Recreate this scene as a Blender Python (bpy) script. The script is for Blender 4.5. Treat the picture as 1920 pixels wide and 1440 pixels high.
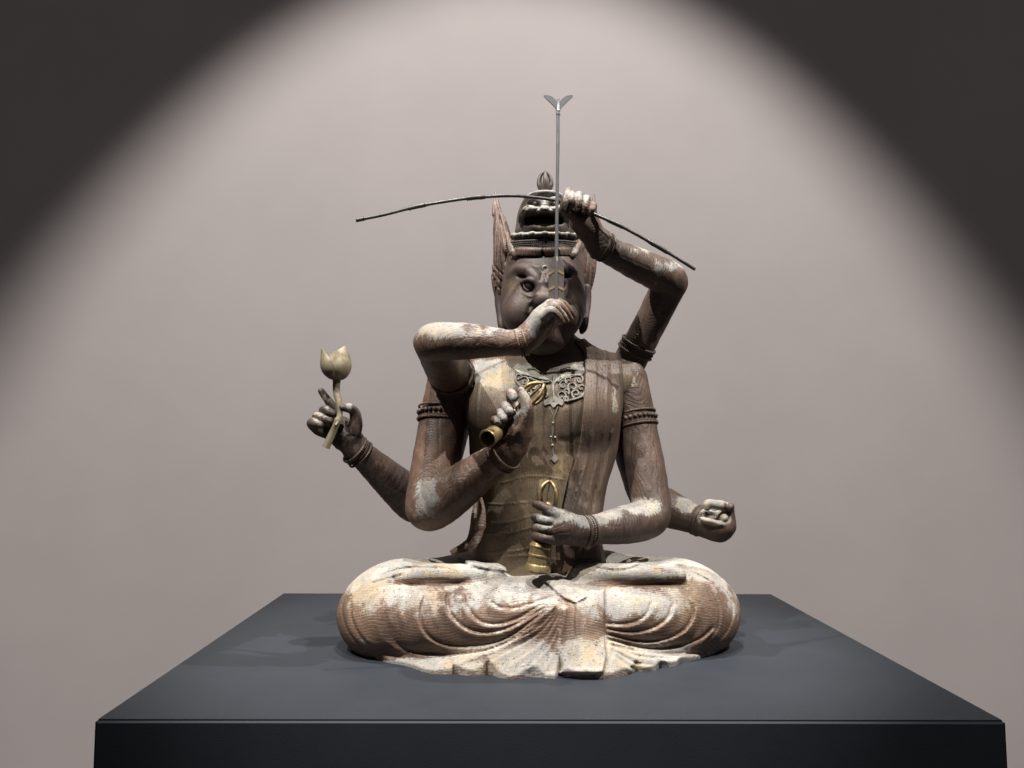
import bpy, bmesh, math, random, time
import numpy as np
from mathutils import Vector, Matrix
from mathutils.bvhtree import BVHTree

T0 = time.time()
random.seed(7); np.random.seed(7)
SC = bpy.context.scene
COL = SC.collection
for o in list(bpy.data.objects): bpy.data.objects.remove(o)

# ------------------------------------------------------------------ camera
F = 1442.0                       # focal length, pixels of a 1920 wide frame
CH = 0.364                       # lens height above the plinth top
PITCH = math.atan(117 / F); YAW = math.atan(22 / F)
cam = bpy.data.cameras.new('camera'); cam_o = bpy.data.objects.new('camera', cam); COL.objects.link(cam_o)
cam.sensor_width = 36; cam.lens = F / 1920 * 36; cam.clip_start = 0.02; cam.clip_end = 60
cam_o.location = (0, 0, CH); cam_o.rotation_euler = (math.pi / 2 + PITCH, 0, -YAW)
SC.camera = cam_o

# ------------------------------------------------------------------ world, lamps, exposure
w = bpy.data.worlds.new('World'); SC.world = w; w.use_nodes = True
w.node_tree.nodes['Background'].inputs[0].default_value = (1.0, 0.91, 0.93, 1)
w.node_tree.nodes['Background'].inputs[1].default_value = 0.075
SC.view_settings.view_transform = 'Standard'; SC.view_settings.look = 'None'
SC.view_settings.exposure = 0; SC.view_settings.gamma = 1

def spot(name, loc, target, watts, half, blend, size, col):
    l = bpy.data.lights.new(name, 'SPOT'); o = bpy.data.objects.new(name, l); COL.objects.link(o)
    l.energy = watts; l.spot_size = 2 * math.radians(half); l.spot_blend = blend
    l.shadow_soft_size = size; l.color = col
    o.location = loc
    o.rotation_euler = (Vector(target) - Vector(loc)).to_track_quat('-Z', 'Y').to_euler()
    return o
AL = math.radians(30.2)          # wall beam: one side of its cone hangs straight down, so its rim draws an arch on the wall
ws = spot('wall_spot', (0.03, 1.00, 4.74), (0.03, 1.00 + 10 * math.sin(AL), 4.74 - 10 * math.cos(AL)), 930, 32.5, 0.42, 0.04, (1.0, 0.968, 0.915))
ws.data.use_nodes = True         # wall-washing optics: the throw is evened out over the height of the wall
wn = ws.data.node_tree; fo = wn.nodes.new('ShaderNodeLightFalloff'); fo.inputs['Strength'].default_value = 1.0
wa = wn.nodes.new('ShaderNodeMath'); wa.operation = 'MULTIPLY'; wa.inputs[1].default_value = .5 / 4.5; wn.links.new(fo.outputs['Linear'], wa.inputs[0])
wb = wn.nodes.new('ShaderNodeMath'); wb.operation = 'MULTIPLY_ADD'; wb.inputs[1].default_value = .5 / 20.0; wn.links.new(fo.outputs['Constant'], wb.inputs[0]); wn.links.new(wa.outputs[0], wb.inputs[2])
wn.links.new(wb.outputs[0], wn.nodes['Emission'].inputs['Strength'])
spot('track_spot', (-0.15, 0.10, 2.70), (0.03, 1.42, 0.32), 330, 14, 0.6, 0.008, (1.0, 0.965, 0.915))
spot('track_spot', (1.35, 0.78, 2.30), (0.02, 1.44, 0.25), 350, 17, 0.5, 0.008, (1.0, 0.96, 0.90))
spot('track_spot', (-1.15, 0.60, 2.40), (0.05, 1.42, 0.25), 330, 17, 0.5, 0.008, (1.0, 0.96, 0.90))

# ------------------------------------------------------------------ pixel <-> place
sp, cp, sy, cy = math.sin(PITCH), math.cos(PITCH), math.sin(YAW), math.cos(YAW)
FWD = np.array([sy * cp, cy * cp, sp]); RGT = np.array([cy, -sy, 0.0]); UPV = np.array([-sy * sp, -cy * sp, cp])
CAM = np.array([0, 0, CH])
def P(px, py, Y):
    d = FWD + (px - 960) / F * RGT - (py - 720) / F * UPV
    return CAM + d * (Y / d[1])
def PZ(px, py, z):               # point on the horizontal plane z
    d = FWD + (px - 960) / F * RGT - (py - 720) / F * UPV
    return CAM + d * ((z - CH) / d[2])
def proj(p):
    q = p - CAM
    dep = q @ FWD
    return 960 + F * (q @ RGT) / dep, 720 - F * (q @ UPV) / dep
def R(rpx, Y): return rpx * Y / F

# ------------------------------------------------------------------ sculpting on a distance grid
def smin(a, b, k):
    if k <= 0: return np.minimum(a, b)
    h = np.maximum(k - np.abs(a - b), 0) / k
    return np.minimum(a, b) - h * h * (k * .25)
def smooth(t): t = np.clip(t, 0, 1); return t * t * (3 - 2 * t)

class Grid:
    def __init__(s, lo, hi, vox):
        s.lo = np.array(lo, np.float32); s.vox = vox
        n = np.ceil((np.array(hi) - np.array(lo)) / vox).astype(int) + 1
        s.n = n; s.d = np.full(n, 1.0, np.float32); s.near = None
        s.ax = [(s.lo[i] + vox * np.arange(n[i])).astype(np.float32) for i in range(3)]
    def reg(s, lo, hi):
        a = np.clip(np.floor((np.array(lo) - s.lo) / s.vox).astype(int), 0, s.n)
        b = np.clip(np.ceil((np.array(hi) - s.lo) / s.vox).astype(int) + 1, 0, s.n)
        sl = tuple(slice(a[i], b[i]) for i in range(3))
        return sl, s.ax[0][sl[0]][:, None, None], s.ax[1][sl[1]][None, :, None], s.ax[2][sl[2]][None, None, :]
    def put(s, sl, e, k, sub):
        if e.size == 0: return
        if sub: s.d[sl] = -smin(-s.d[sl], e, k)
        else: s.d[sl] = smin(s.d[sl], e, k)
    def cone(s, a, b, r1, r2, k=0.0, sub=False):
        s.chain([a, b], [r1, r2], k, sub)
    def chain(s, pts, rad, k=0.0, sub=False, flat=None):
        pts = [np.array(p, float) for p in pts]; m = k + 3 * s.vox
        lo = np.min([p - r for p, r in zip(pts, rad)], 0) - m; hi = np.max([p + r for p, r in zip(pts, rad)], 0) + m
        sl, X, Y, Z = s.reg(lo, hi)
        e = None
        for p, q, r1, r2 in zip(pts[:-1], pts[1:], rad[:-1], rad[1:]):
            ab = q - p; L = max(ab @ ab, 1e-12)
            x, y, z = X - p[0], Y - p[1], Z - p[2]
            t = np.clip((x * ab[0] + y * ab[1] + z * ab[2]) / L, 0, 1)
            dx, dy, dz = x - t * ab[0], y - t * ab[1], z - t * ab[2]
            if flat is not None:      # squash along a direction
                f, sc = flat; dd = dx * f[0] + dy * f[1] + dz * f[2]
                dist = np.sqrt(dx * dx + dy * dy + dz * dz + dd * dd * (1 / (sc * sc) - 1))
                c = (dist - (r1 + t * (r2 - r1))) * (0.5 + 0.5 * sc)
            else:
                c = np.sqrt(dx * dx + dy * dy + dz * dz) - (r1 + t * (r2 - r1))
            e = c if e is None else np.minimum(e, c)
        s.put(sl, e.astype(np.float32), k, sub)
    def ell(s, c, r, k=0.0, sub=False, rot=None):
        c = np.array(c, float); r = np.array(r, float); m = k + 3 * s.vox + (max(r) if rot is not None else 0) * .5
        mr = np.full(3, max(r)) if rot is not None else r
        sl, X, Y, Z = s.reg(c - mr - m, c + mr + m)
        x, y, z = X - c[0], Y - c[1], Z - c[2]
        if rot is not None:
            M = np.array(rot)
            x, y, z = x * M[0, 0] + y * M[0, 1] + z * M[0, 2], x * M[1, 0] + y * M[1, 1] + z * M[1, 2], x * M[2, 0] + y * M[2, 1] + z * M[2, 2]
        k0 = np.sqrt((x / r[0]) ** 2 + (y / r[1]) ** 2 + (z / r[2]) ** 2)
        k1 = np.sqrt((x / r[0] ** 2) ** 2 + (y / r[1] ** 2) ** 2 + (z / r[2] ** 2) ** 2)
        s.put(sl, (k0 * (k0 - 1) / np.maximum(k1, 1e-6)).astype(np.float32), k, sub)
    def box(s, c, h, rnd, k=0.0, sub=False, rot=None):
        c = np.array(c, float); h = np.array(h, float); m = k + 3 * s.vox
        mr = np.full(3, np.linalg.norm(h)) if rot is not None else h
        sl, X, Y, Z = s.reg(c - mr - m, c + mr + m)
        x, y, z = X - c[0], Y - c[1], Z - c[2]
        if rot is not None:
            M = np.array(rot)
            x, y, z = x * M[0, 0] + y * M[0, 1] + z * M[0, 2], x * M[1, 0] + y * M[1, 1] + z * M[1, 2], x * M[2, 0] + y * M[2, 1] + z * M[2, 2]
        qx, qy, qz = np.abs(x) - h[0] + rnd, np.abs(y) - h[1] + rnd, np.abs(z) - h[2] + rnd
        e = np.sqrt(np.maximum(qx, 0) ** 2 + np.maximum(qy, 0) ** 2 + np.maximum(qz, 0) ** 2) + np.minimum(np.maximum(qx, np.maximum(qy, qz)), 0) - rnd
        s.put(sl, e.astype(np.float32), k, sub)
    # --- relief carved from the front: offsets of the surface along drawn lines and outlines
    def band(s, ylim=9.0, width=0.03):
        i = np.where((np.abs(s.d) < width))
        y = s.ax[1][i[1]]; keep = y < ylim
        i = tuple(a[keep] for a in i)
        p = np.stack([s.ax[0][i[0]], s.ax[1][i[1]], s.ax[2][i[2]]], 1).astype(float)
        px, py = proj(p)
        s.near = (np.ravel_multi_index(i, s.n), px.astype(np.float32), py.astype(np.float32), p[:, 1].astype(np.float32))
    def sel(s, x0, y0, x1, y1, ylim=9.0):
        fi, px, py, Y = s.near
        return np.where((px > x0) & (px < x1) & (py > y0) & (py < y1) & (Y < ylim))[0]
    def line(s, pts, h, w, taper=0.0, step=0.0, ylim=9.0, curve=True):
        """ridge (h>0) or groove (h<0), h and w in px; step makes one side higher than the other"""
        pts = catmull(pts, 6) if curve and len(pts) > 2 else np.array(pts, float)
        W = w * 3 + abs(step) * 0
        if step: W = max(W, w * 8)
        x0, y0 = pts.min(0) - W; x1, y1 = pts.max(0) + W
        i = s.sel(x0, y0, x1, y1, ylim)
        if not len(i): return
        dist, t, side = polydist(s.near[1][i], s.near[2][i], pts)
        sc = s.near[3][i] / F
        amp = np.exp(-(dist / w) ** 2)
        if step:      # shingled fold: crest on the line, undercut on its positive side, long tail on the other
            sd = dist * side
            amp = np.where(sd < 0, np.exp(-(sd / (w * 3.2)) ** 2), np.exp(-(sd / (w * .55)) ** 2)) - step * np.exp(-((sd - w * 1.35) / (w * .75)) ** 2)
        if taper: amp = amp * smooth(np.minimum(t, 1 - t) / taper)
        s.d.reshape(-1)[s.near[0][i]] -= (h * sc * amp).astype(np.float32)
    def patch(s, poly, h, edge=1.5, ylim=9.0, curve=False, h2=None):
        poly = catmull(list(poly) + [poly[0]], 5)[:-1] if curve else np.array(poly, float)
        x0, y0 = poly.min(0) - edge * 2; x1, y1 = poly.max(0) + edge * 2
        i = s.sel(x0, y0, x1, y1, ylim)
        if not len(i): return
        sd = polysdf(s.near[1][i], s.near[2][i], poly)
        a = smooth(.5 - sd / (2 * edge))
        s.d.reshape(-1)[s.near[0][i]] -= (h * s.near[3][i] / F * a).astype(np.float32)
    def dome(s, cx, cy, rx, ry, h, ylim=9.0, ang=0.0, p=2.0):
        m = max(rx, ry) * 1.9
        i = s.sel(cx - m, cy - m, cx + m, cy + m, ylim)
        x = s.near[1][i] - cx; y = s.near[2][i] - cy; c, q = math.cos(ang), math.sin(ang)
        x, y = c * x + q * y, -q * x + c * y
        a = np.exp(-((np.abs(x) / rx) ** p + (np.abs(y) / ry) ** p))
        s.d.reshape(-1)[s.near[0][i]] -= (h * s.near[3][i] / F * a).astype(np.float32)
    def mesh(s, name):
        v, q = nets(s.d, s.lo, s.vox)
        return mesh_from(name, v, q)

def catmull(pts, n):
    p = np.array(pts, float); p = np.vstack([2 * p[0] - p[1], p, 2 * p[-1] - p[-2]])
    out = []
    for i in range(1, len(p) - 2):
        for t in np.arange(n) / n:
            out.append(.5 * ((2 * p[i]) + (-p[i - 1] + p[i + 1]) * t + (2 * p[i - 1] - 5 * p[i] + 4 * p[i + 1] - p[i + 2]) * t * t + (-p[i - 1] + 3 * p[i] - 3 * p[i + 1] + p[i + 2]) * t ** 3))
    out.append(p[-2]); return np.array(out)
def polydist(x, y, pts):
    best = np.full(x.shape, 1e9, np.float32); bt = np.zeros_like(best); bs = np.ones_like(best)
    seg = np.linalg.norm(np.diff(pts, axis=0), axis=1); cum = np.concatenate([[0], np.cumsum(seg)]); tot = max(cum[-1], 1e-6)
    for k in range(len(pts) - 1):
        a = pts[k]; ab = pts[k + 1] - a; L = max(ab @ ab, 1e-9)
        rx, ry = x - a[0], y - a[1]
        t = np.clip((rx * ab[0] + ry * ab[1]) / L, 0, 1)
        dd = np.hypot(rx - t * ab[0], ry - t * ab[1]); m = dd < best
        best = np.where(m, dd, best); bt = np.where(m, (cum[k] + t * seg[k]) / tot, bt)
        bs = np.where(m, np.sign(ab[0] * ry - ab[1] * rx + 1e-9), bs)
    return best, bt, bs
def polysdf(x, y, poly):
    best = np.full(x.shape, 1e9, np.float32); ins = np.zeros(x.shape, bool)
    for k in range(len(poly)):
        a = poly[k]; b = poly[(k + 1) % len(poly)]; ab = b - a; L = max(ab @ ab, 1e-9)
        rx, ry = x - a[0], y - a[1]
        t = np.clip((rx * ab[0] + ry * ab[1]) / L, 0, 1)
        best = np.minimum(best, np.hypot(rx - t * ab[0], ry - t * ab[1]))
        c = (a[1] > y) != (b[1] > y)
        if ab[1] != 0: ins ^= c & (x < a[0] + ab[0] * (y - a[1]) / ab[1])
    return np.where(ins, -best, best)

def nets(d, lo, vox):
    s = d < 0
    c = np.zeros(np.array(d.shape) - 1, np.uint8)
    for i in (0, 1):
        for j in (0, 1):
            for k in (0, 1):
                c += s[i:i + c.shape[0], j:j + c.shape[1], k:k + c.shape[2]]
    act = np.argwhere((c > 0) & (c < 8))
    idx = np.full(c.shape, -1, np.int32); idx[tuple(act.T)] = np.arange(len(act))
    acc = np.zeros((len(act), 3), np.float32); cnt = np.zeros(len(act), np.float32)
    val = {}
    for i in (0, 1):
        for j in (0, 1):
            for k in (0, 1): val[i, j, k] = d[act[:, 0] + i, act[:, 1] + j, act[:, 2] + k]
    for a in val:
        for axis in range(3):
            if a[axis]: continue
            b = list(a); b[axis] = 1; b = tuple(b)
            va, vb = val[a], val[b]; m = (va < 0) != (vb < 0)
            t = np.where(m, va / np.where(m, va - vb, 1), 0)
            for q in range(3): acc[:, q] += np.where(m, a[q] + (t if q == axis else 0), 0)
            cnt += m
    v = (act + acc / cnt[:, None]) * vox + lo
    quads = []
    for axis in range(3):
        sl0 = [slice(None)] * 3; sl1 = [slice(None)] * 3; sl0[axis] = slice(0, -1); sl1[axis] = slice(1, None)
        s0, s1 = s[tuple(sl0)], s[tuple(sl1)]
        e = np.argwhere(s0 != s1); u, w_ = (axis + 1) % 3, (axis + 2) % 3
        ok = (e[:, u] > 0) & (e[:, w_] > 0) & (e[:, u] < d.shape[u] - 1) & (e[:, w_] < d.shape[w_] - 1)
        e = e[ok]; flip = s1[tuple(e.T)]
        def cell(du, dw):
            f = e.copy(); f[:, u] -= du; f[:, w_] -= dw; return idx[tuple(f.T)]
        q = np.stack([cell(1, 1), cell(0, 1), cell(0, 0), cell(1, 0)], 1)
        q[flip] = q[flip][:, ::-1]; quads.append(q)
    q = np.concatenate(quads); q = q[(q >= 0).all(1)]
    return v, q

def mesh_from(name, v, q):
    me = bpy.data.meshes.new(name); n = q.shape[1]
    me.vertices.add(len(v)); me.vertices.foreach_set('co', np.asarray(v, np.float32).ravel())
    me.loops.add(q.size); me.loops.foreach_set('vertex_index', q.ravel().astype(np.int32))
    me.polygons.add(len(q)); me.polygons.foreach_set('loop_start', (np.arange(len(q)) * n).astype(np.int32))
    me.polygons.foreach_set('loop_total', np.full(len(q), n, np.int32))
    me.polygons.foreach_set('use_smooth', np.ones(len(q), bool))
    me.update(); me.validate(); return me

# ------------------------------------------------------------------ objects
def link(name, data, mat=None, parent=None):
    o = bpy.data.objects.new(name, data); COL.objects.link(o)
    if mat is not None and data is not None:
        data.materials.clear(); data.materials.append(mat)
    if parent is not None:
        o.parent = parent; o.matrix_parent_inverse = parent.matrix_world.inverted() if parent.type == 'EMPTY' else Matrix.Identity(4)
        if parent.type == 'EMPTY': o.matrix_parent_inverse = Matrix.Translation(-parent.location)
    return o
def empty(name, loc):
    o = bpy.data.objects.new(name, None); COL.objects.link(o); o.location = loc; o.empty_display_size = .05; return o
def tag(o, label, cat, group=None):
    o['label'] = label; o['category'] = cat
    if group: o['group'] = group
    return o

class MB:                        # plain mesh builder: tubes, rings, balls, sheets
    def __init__(s): s.v = []; s.f = []
    def add(s, v, f):
        b = len(s.v); s.v += [tuple(p) for p in v]; s.f += [tuple(i + b for i in q) for q in f]
    def tube(s, pts, rad, seg=12, caps=True, closed=False, flat=None):
        pts = [np.array(p, float) for p in pts]; n = len(pts)
        if np.isscalar(rad): rad = [rad] * n
        t0 = pts[1] - pts[0]; t0 /= np.linalg.norm(t0)
        u = np.cross(t0, [0, 1, 0]);
        if np.linalg.norm(u) < .1: u = np.cross(t0, [1, 0, 0])
        u /= np.linalg.norm(u); V = []
        for i in range(n):
            a = pts[(i - 1) % n] if closed or i > 0 else pts[i]; b = pts[(i + 1) % n] if closed or i < n - 1 else pts[i]
            t = b - a; t /= max(np.linalg.norm(t), 1e-9)
            u = u - t * (u @ t); u /= np.linalg.norm(u); w_ = np.cross(t, u)
            for k in range(seg):
                a_ = 2 * math.pi * k / seg; V.append(pts[i] + rad[i] * (math.cos(a_) * u + (flat or 1) * math.sin(a_) * w_))
        Fc = []
        m = n if closed else n - 1
        for i in range(m):
            for k in range(seg):
                j = (i + 1) % n; l = (k + 1) % seg
                Fc.append((i * seg + k, i * seg + l, j * seg + l, j * seg + k))
        if caps and not closed:
            Fc.append(tuple(range(seg))[::-1]); Fc.append(tuple((n - 1) * seg + k for k in range(seg)))
        s.add(V, Fc); return s
    def ball(s, c, r, seg=10, rings=6, M=None):
        V = []; c = np.array(c, float); r = np.array([r] * 3 if np.isscalar(r) else r)
        for i in range(rings + 1):
            th = math.pi * i / rings
            for k in range(seg):
                ph = 2 * math.pi * k / seg
                q = np.array([math.sin(th) * math.cos(ph), math.sin(th) * math.sin(ph), math.cos(th)]) * r
                if M is not None: q = M @ q
                V.append(c + q)
        s.add(V, [(i * seg + k, (i + 1) * seg + k, (i + 1) * seg + (k + 1) % seg, i * seg + (k + 1) % seg) for i in range(rings) for k in range(seg)]); return s
    def ring(s, c, ax, r, tr, seg=36, ts=8, ell=1.0, up=None):
        c = np.array(c, float); ax = np.array(ax, float); ax /= np.linalg.norm(ax)
        u = np.cross(ax, up if up is not None else [0, 0, 1]); u /= np.linalg.norm(u); w_ = np.cross(ax, u)
        s.tube([c + r * (math.cos(a) * u + ell * math.sin(a) * w_) for a in np.linspace(0, 2 * math.pi, seg, endpoint=False)], tr, ts, closed=True); return s
    def lathe(s, a, b, prof, seg=24):     # profile of (t along a->b, radius)
        a = np.array(a, float); b = np.array(b, float); ax = b - a; t = ax / np.linalg.norm(ax)
        u = np.cross(t, [0, 1, 0]) if abs(t[1]) < .9 else np.cross(t, [1, 0, 0]); u /= np.linalg.norm(u); w_ = np.cross(t, u)
        V = []
        for (h, r) in prof:
            for k in range(seg):
                q = 2 * math.pi * k / seg; V.append(a + ax * h + r * (math.cos(q) * u + math.sin(q) * w_))
        n = len(prof)
        s.add(V, [(i * seg + k, i * seg + (k + 1) % seg, (i + 1) * seg + (k + 1) % seg, (i + 1) * seg + k) for i in range(n - 1) for k in range(seg)] + [tuple(range(seg))[::-1], tuple((n - 1) * seg + k for k in range(seg))]); return s
    def slab(s, poly, nrm, th):           # closed outline of 3-D points with a thickness
        nrm = np.array(nrm, float); n = len(poly); V = [np.array(p) for p in poly] + [np.array(p) + nrm * th for p in poly]
        s.add(V, [tuple(range(n)), tuple(range(n, 2 * n))[::-1]] + [(i, i + n, (i + 1) % n + n, (i + 1) % n) for i in range(n)]); return s
    def build(s, name, mat, parent=None, smooth=True, sharp=None):
        me = bpy.data.meshes.new(name); me.from_pydata(s.v, [], s.f)
        bm = bmesh.new(); bm.from_mesh(me); bmesh.ops.recalc_face_normals(bm, faces=bm.faces); bm.to_mesh(me); bm.free()
        for p in me.polygons: p.use_smooth = smooth
        if smooth: me.set_sharp_from_angle(angle=math.radians(sharp or 45))
        return link(name, me, mat, parent)

# ------------------------------------------------------------------ materials
def nodes(name):
    m = bpy.data.materials.new(name); m.use_nodes = True; nt = m.node_tree; nt.nodes.clear()
    out = nt.nodes.new('ShaderNodeOutputMaterial'); b = nt.nodes.new('ShaderNodeBsdfPrincipled'); nt.links.new(b.outputs[0], out.inputs[0])
    return m, nt, b
class NT:
    def __init__(s, nt): s.nt = nt
    def n(s, t, **kw):
        x = s.nt.nodes.new('ShaderNode' + t)
        for k, v in kw.items(): setattr(x, k, v)
        return x
    def set(s, sock, v):
        if hasattr(v, 'is_output') or isinstance(v, bpy.types.NodeSocket): s.nt.links.new(v, sock)
        else: sock.default_value = v
    def math(s, op, a, b=0.0, c=0.0, clamp=False):
        x = s.n('Math', operation=op, use_clamp=clamp)
        s.set(x.inputs[0], a); s.set(x.inputs[1], b); s.set(x.inputs[2], c); return x.outputs[0]
    def noise(s, vec, scale, detail=4, rough=.6, dist=0.0):
        x = s.n('TexNoise'); s.set(x.inputs['Vector'], vec); x.inputs['Scale'].default_value = scale; x.inputs['Detail'].default_value = detail
        x.inputs['Roughness'].default_value = rough; x.inputs['Distortion'].default_value = dist; return x.outputs[0]
    def mapr(s, v, a, b, c=0.0, d=1.0):
        x = s.n('MapRange', interpolation_type='SMOOTHSTEP'); s.set(x.inputs[0], v)
        for i, q in enumerate((a, b, c, d)): x.inputs[i + 1].default_value = q
        return x.outputs[0]
    def mix(s, f, a, b, mode='MIX'):
        x = s.n('Mix', data_type='RGBA', blend_type=mode); s.set(x.inputs[0], f); s.set(x.inputs[6], a); s.set(x.inputs[7], b); return x.outputs[2]
    def mapping(s, vec, scale=(1, 1, 1), rot=(0, 0, 0), loc=(0, 0, 0)):
        x = s.n('Mapping'); s.set(x.inputs[0], vec); x.inputs['Scale'].default_value = scale; x.inputs['Rotation'].default_value = rot; x.inputs['Location'].default_value = loc; return x.outputs[0]
def rgb(r, g, b): return (r, g, b, 1)

def wood(name, layer=(0, 1, 0), pitch=.0042, gesso=0.35, base=((.155, .095, .066), (.060, .040, .032)), relief=.5, ridge=0.0, seed=0.0, pale=(.31, .30, .275), ochre=.35, ringc=.5, pits=.55):
    """old carved cypress: growth layers cut through by the surface, remains of ground and pigment, dusty upward faces with overhead light painted in"""
    m, nt, b = nodes(name); g = NT(nt)
    co = g.n('TexCoord').outputs['Object']
    co = g.mapping(co, loc=(seed, seed * .7, seed * .3))
    warp = g.noise(co, 6, 3, .45)
    fib = g.noise(g.mapping(co, scale=(260, 260, 14) if layer[2] < .5 else (14, 260, 260)), 1, 3, .6)
    vm = g.n('VectorMath', operation='DOT_PRODUCT'); g.set(vm.inputs[0], co); vm.inputs[1].default_value = layer
    s = g.math('MULTIPLY_ADD', warp, .085, vm.outputs['Value'])
    ph = g.math('MULTIPLY', s, 1 / pitch)
    fr = g.math('FRACT', ph)
    ring = g.mapr(fr, .55, .97, 0, 1)                      # slow early wood, sharp late wood line
    ring = g.math('MULTIPLY', ring, g.mapr(fr, .97, 1.0, 1, 0))
    big = g.noise(co, 11, 5, .62)
    mid = g.noise(co, 45, 6, .68)
    fine = g.noise(co, 190, 4, .7)
    att = g.n('Attribute', attribute_name='gesso').outputs['Fac']  # pigment spots plus the light painted on upward faces
    gild = g.n('Attribute', attribute_name='gild').outputs['Fac']
    # bare wood
    c = g.mix(g.mapr(big, .3, .7), rgb(*base[1]), rgb(*base[0]))
    c = g.mix(g.math('MULTIPLY', ring, ringc), c, rgb(base[1][0] * .6, base[1][1] * .55, base[1][2] * .5))
    c = g.mix(g.math('MULTIPLY', g.mapr(fib, .45, .75), .35), c, rgb(base[0][0] * 1.45, base[0][1] * 1.35, base[0][2] * 1.25))
    # remains of pale ground, worn off on the crests of the grain
    m0 = g.math('ADD', g.math('MULTIPLY', big, .75), g.math('MULTIPLY', mid, .55))
    m0 = g.math('ADD', m0, g.math('MULTIPLY', fine, .18))
    m0 = g.math('ADD', m0, g.math('MULTIPLY_ADD', att, .75, gesso - 1.12))
    m0 = g.math('SUBTRACT', m0, g.math('MULTIPLY', ring, .05))
    mask = g.mapr(m0, -.03, .085)
    tint = g.noise(co, 26, 3, .6)
    gc = g.mix(g.mapr(tint, .35, .65), rgb(pale[0] * .72, pale[1] * .76, pale[2] * .80), rgb(*pale))
    gc = g.mix(g.math('MULTIPLY', g.mapr(g.noise(co, 17, 4, .6), .52, .68), ochre), gc, rgb(.52, .36, .17))
    gc = g.mix(g.math('MULTIPLY', g.mapr(fine, .42, .62), .35), gc, rgb(.22, .19, .17))
    c = g.mix(g.math('MULTIPLY', mask, g.math('MULTIPLY_ADD', mid, .6, .42)), c, gc)
    fl = g.math('MULTIPLY', g.mapr(g.noise(co, 150, 5, .75), .585, .64), g.mapr(g.math('ADD', m0, g.math('MULTIPLY', tint, .25)), -.02, .30))
    c = g.mix(g.math('MULTIPLY', fl, .75), c, rgb(min(pale[0] * 1.45, .7), min(pale[1] * 1.45, .7), min(pale[2] * 1.42, .66)))
    pit = g.mapr(g.noise(co, 230, 4, .72), .40, .33)
    c = g.mix(g.math('MULTIPLY', pit, pits), c, rgb(base[1][0] * .45, base[1][1] * .42, base[1][2] * .4))
    gm = g.math('MULTIPLY', gild, g.mapr(g.math('ADD', mid, g.math('MULTIPLY', fine, .3)), .52, .72))
    c = g.mix(gm, c, rgb(.33, .24, .11))
    g.set(b.inputs['Base Color'], c)
    g.set(b.inputs['Roughness'], g.math('MULTIPLY_ADD', mask, .25, .55))
    b.inputs['Specular IOR Level'].default_value = .35
    h = g.math('MULTIPLY', g.math('MULTIPLY', ring, g.math('MULTIPLY_ADD', mask, -.72, 1.0)), -.00055 * relief * 1.6)
    h = g.math('ADD', h, g.math('MULTIPLY', fib, .00045 * relief))
    h = g.math('ADD', h, g.math('MULTIPLY', mask, .00045))
    h = g.math('ADD', h, g.math('MULTIPLY', fine, .0006))
    h = g.math('SUBTRACT', h, g.math('MULTIPLY', pit, .0011 * pits)); h = g.math('ADD', h, g.math('MULTIPLY', fl, .0004))
    bp = g.n('Bump'); bp.inputs['Strength'].default_value = 1.0; bp.inputs['Distance'].default_value = 1.0
    g.set(bp.inputs['Height'], h); nt.links.new(bp.outputs[0], b.inputs['Normal'])
    return m

def metal(name, col, dark, rough=.38, met=.9, scale=60, amt=.6):
    m, nt, b = nodes(name); g = NT(nt); co = g.n('TexCoord').outputs['Object']
    a = g.noise(co, scale, 5, .65); f = g.noise(co, scale * 5, 3, .6)
    k = g.math('MULTIPLY', g.mapr(a, .4, .66), amt)
    g.set(b.inputs['Base Color'], g.mix(k, rgb(*col), rgb(*dark)))
    g.set(b.inputs['Roughness'], g.math('MULTIPLY_ADD', k, .35, rough)); b.inputs['Metallic'].default_value = met
    bp = g.n('Bump'); bp.inputs['Strength'].default_value = .3; bp.inputs['Distance'].default_value = .0003
    g.set(bp.inputs['Height'], g.math('ADD', a, g.math('MULTIPLY', f, .5))); nt.links.new(bp.outputs[0], b.inputs['Normal'])
    return m

BODY = ((.142, .082, .054), (.054, .034, .026))
M_ARM = wood('weathered_arm_wood', (0.15, 1, 0.25), .0038, .24, BODY, .55, seed=.31, ringc=.32)
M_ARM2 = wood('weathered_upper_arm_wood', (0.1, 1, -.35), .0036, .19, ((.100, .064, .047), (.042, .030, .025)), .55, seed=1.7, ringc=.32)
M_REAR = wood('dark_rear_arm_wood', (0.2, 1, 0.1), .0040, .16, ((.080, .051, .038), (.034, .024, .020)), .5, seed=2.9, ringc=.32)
M_TORSO = wood('dark_torso_wood', (1, .25, 0), .0040, .13, ((.126, .092, .061), (.066, .049, .036)), .22, seed=4.2, ochre=.5, ringc=.22)
M_HEAD = wood('dark_face_wood', (.12, 1, 0), .030, .06, ((.060, .040, .034), (.036, .025, .022)), .3, seed=5.1, ringc=.3, pits=.15)
M_SASH = wood('red_brown_sash_wood', (1, .1, .05), .0065, .16, ((.118, .080, .057), (.060, .043, .034)), .3, seed=8.4, ringc=.25)
M_HAIR = wood('hair_wood', (1, .2, .1), .006, .18, ((.118, .074, .057), (.050, .035, .029)), .6, seed=6.3, ringc=.35)
M_LAP = wood('robe_wood', (0.03, .42, 1), .0047, .33, ((.190, .118, .080), (.080, .054, .042)), .48, seed=.9, pale=(.42, .405, .37), ochre=.5, ringc=.38)
M_CROWN = wood('crown_wood', (.2, 1, .2), .012, .17, ((.070, .056, .046), (.030, .026, .023)), .4, seed=7.7)
M_GOLD = metal('worn_gilt_bronze', (.30, .225, .105), (.085, .066, .042), .46, .75, 110, .85)
M_GREYM = metal('tarnished_openwork_metal', (.23, .215, .185), (.10, .095, .085), .55, .35)
M_STEEL = metal('grey_steel', (.12, .125, .13), (.06, .06, .065), .42, .6)
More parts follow.
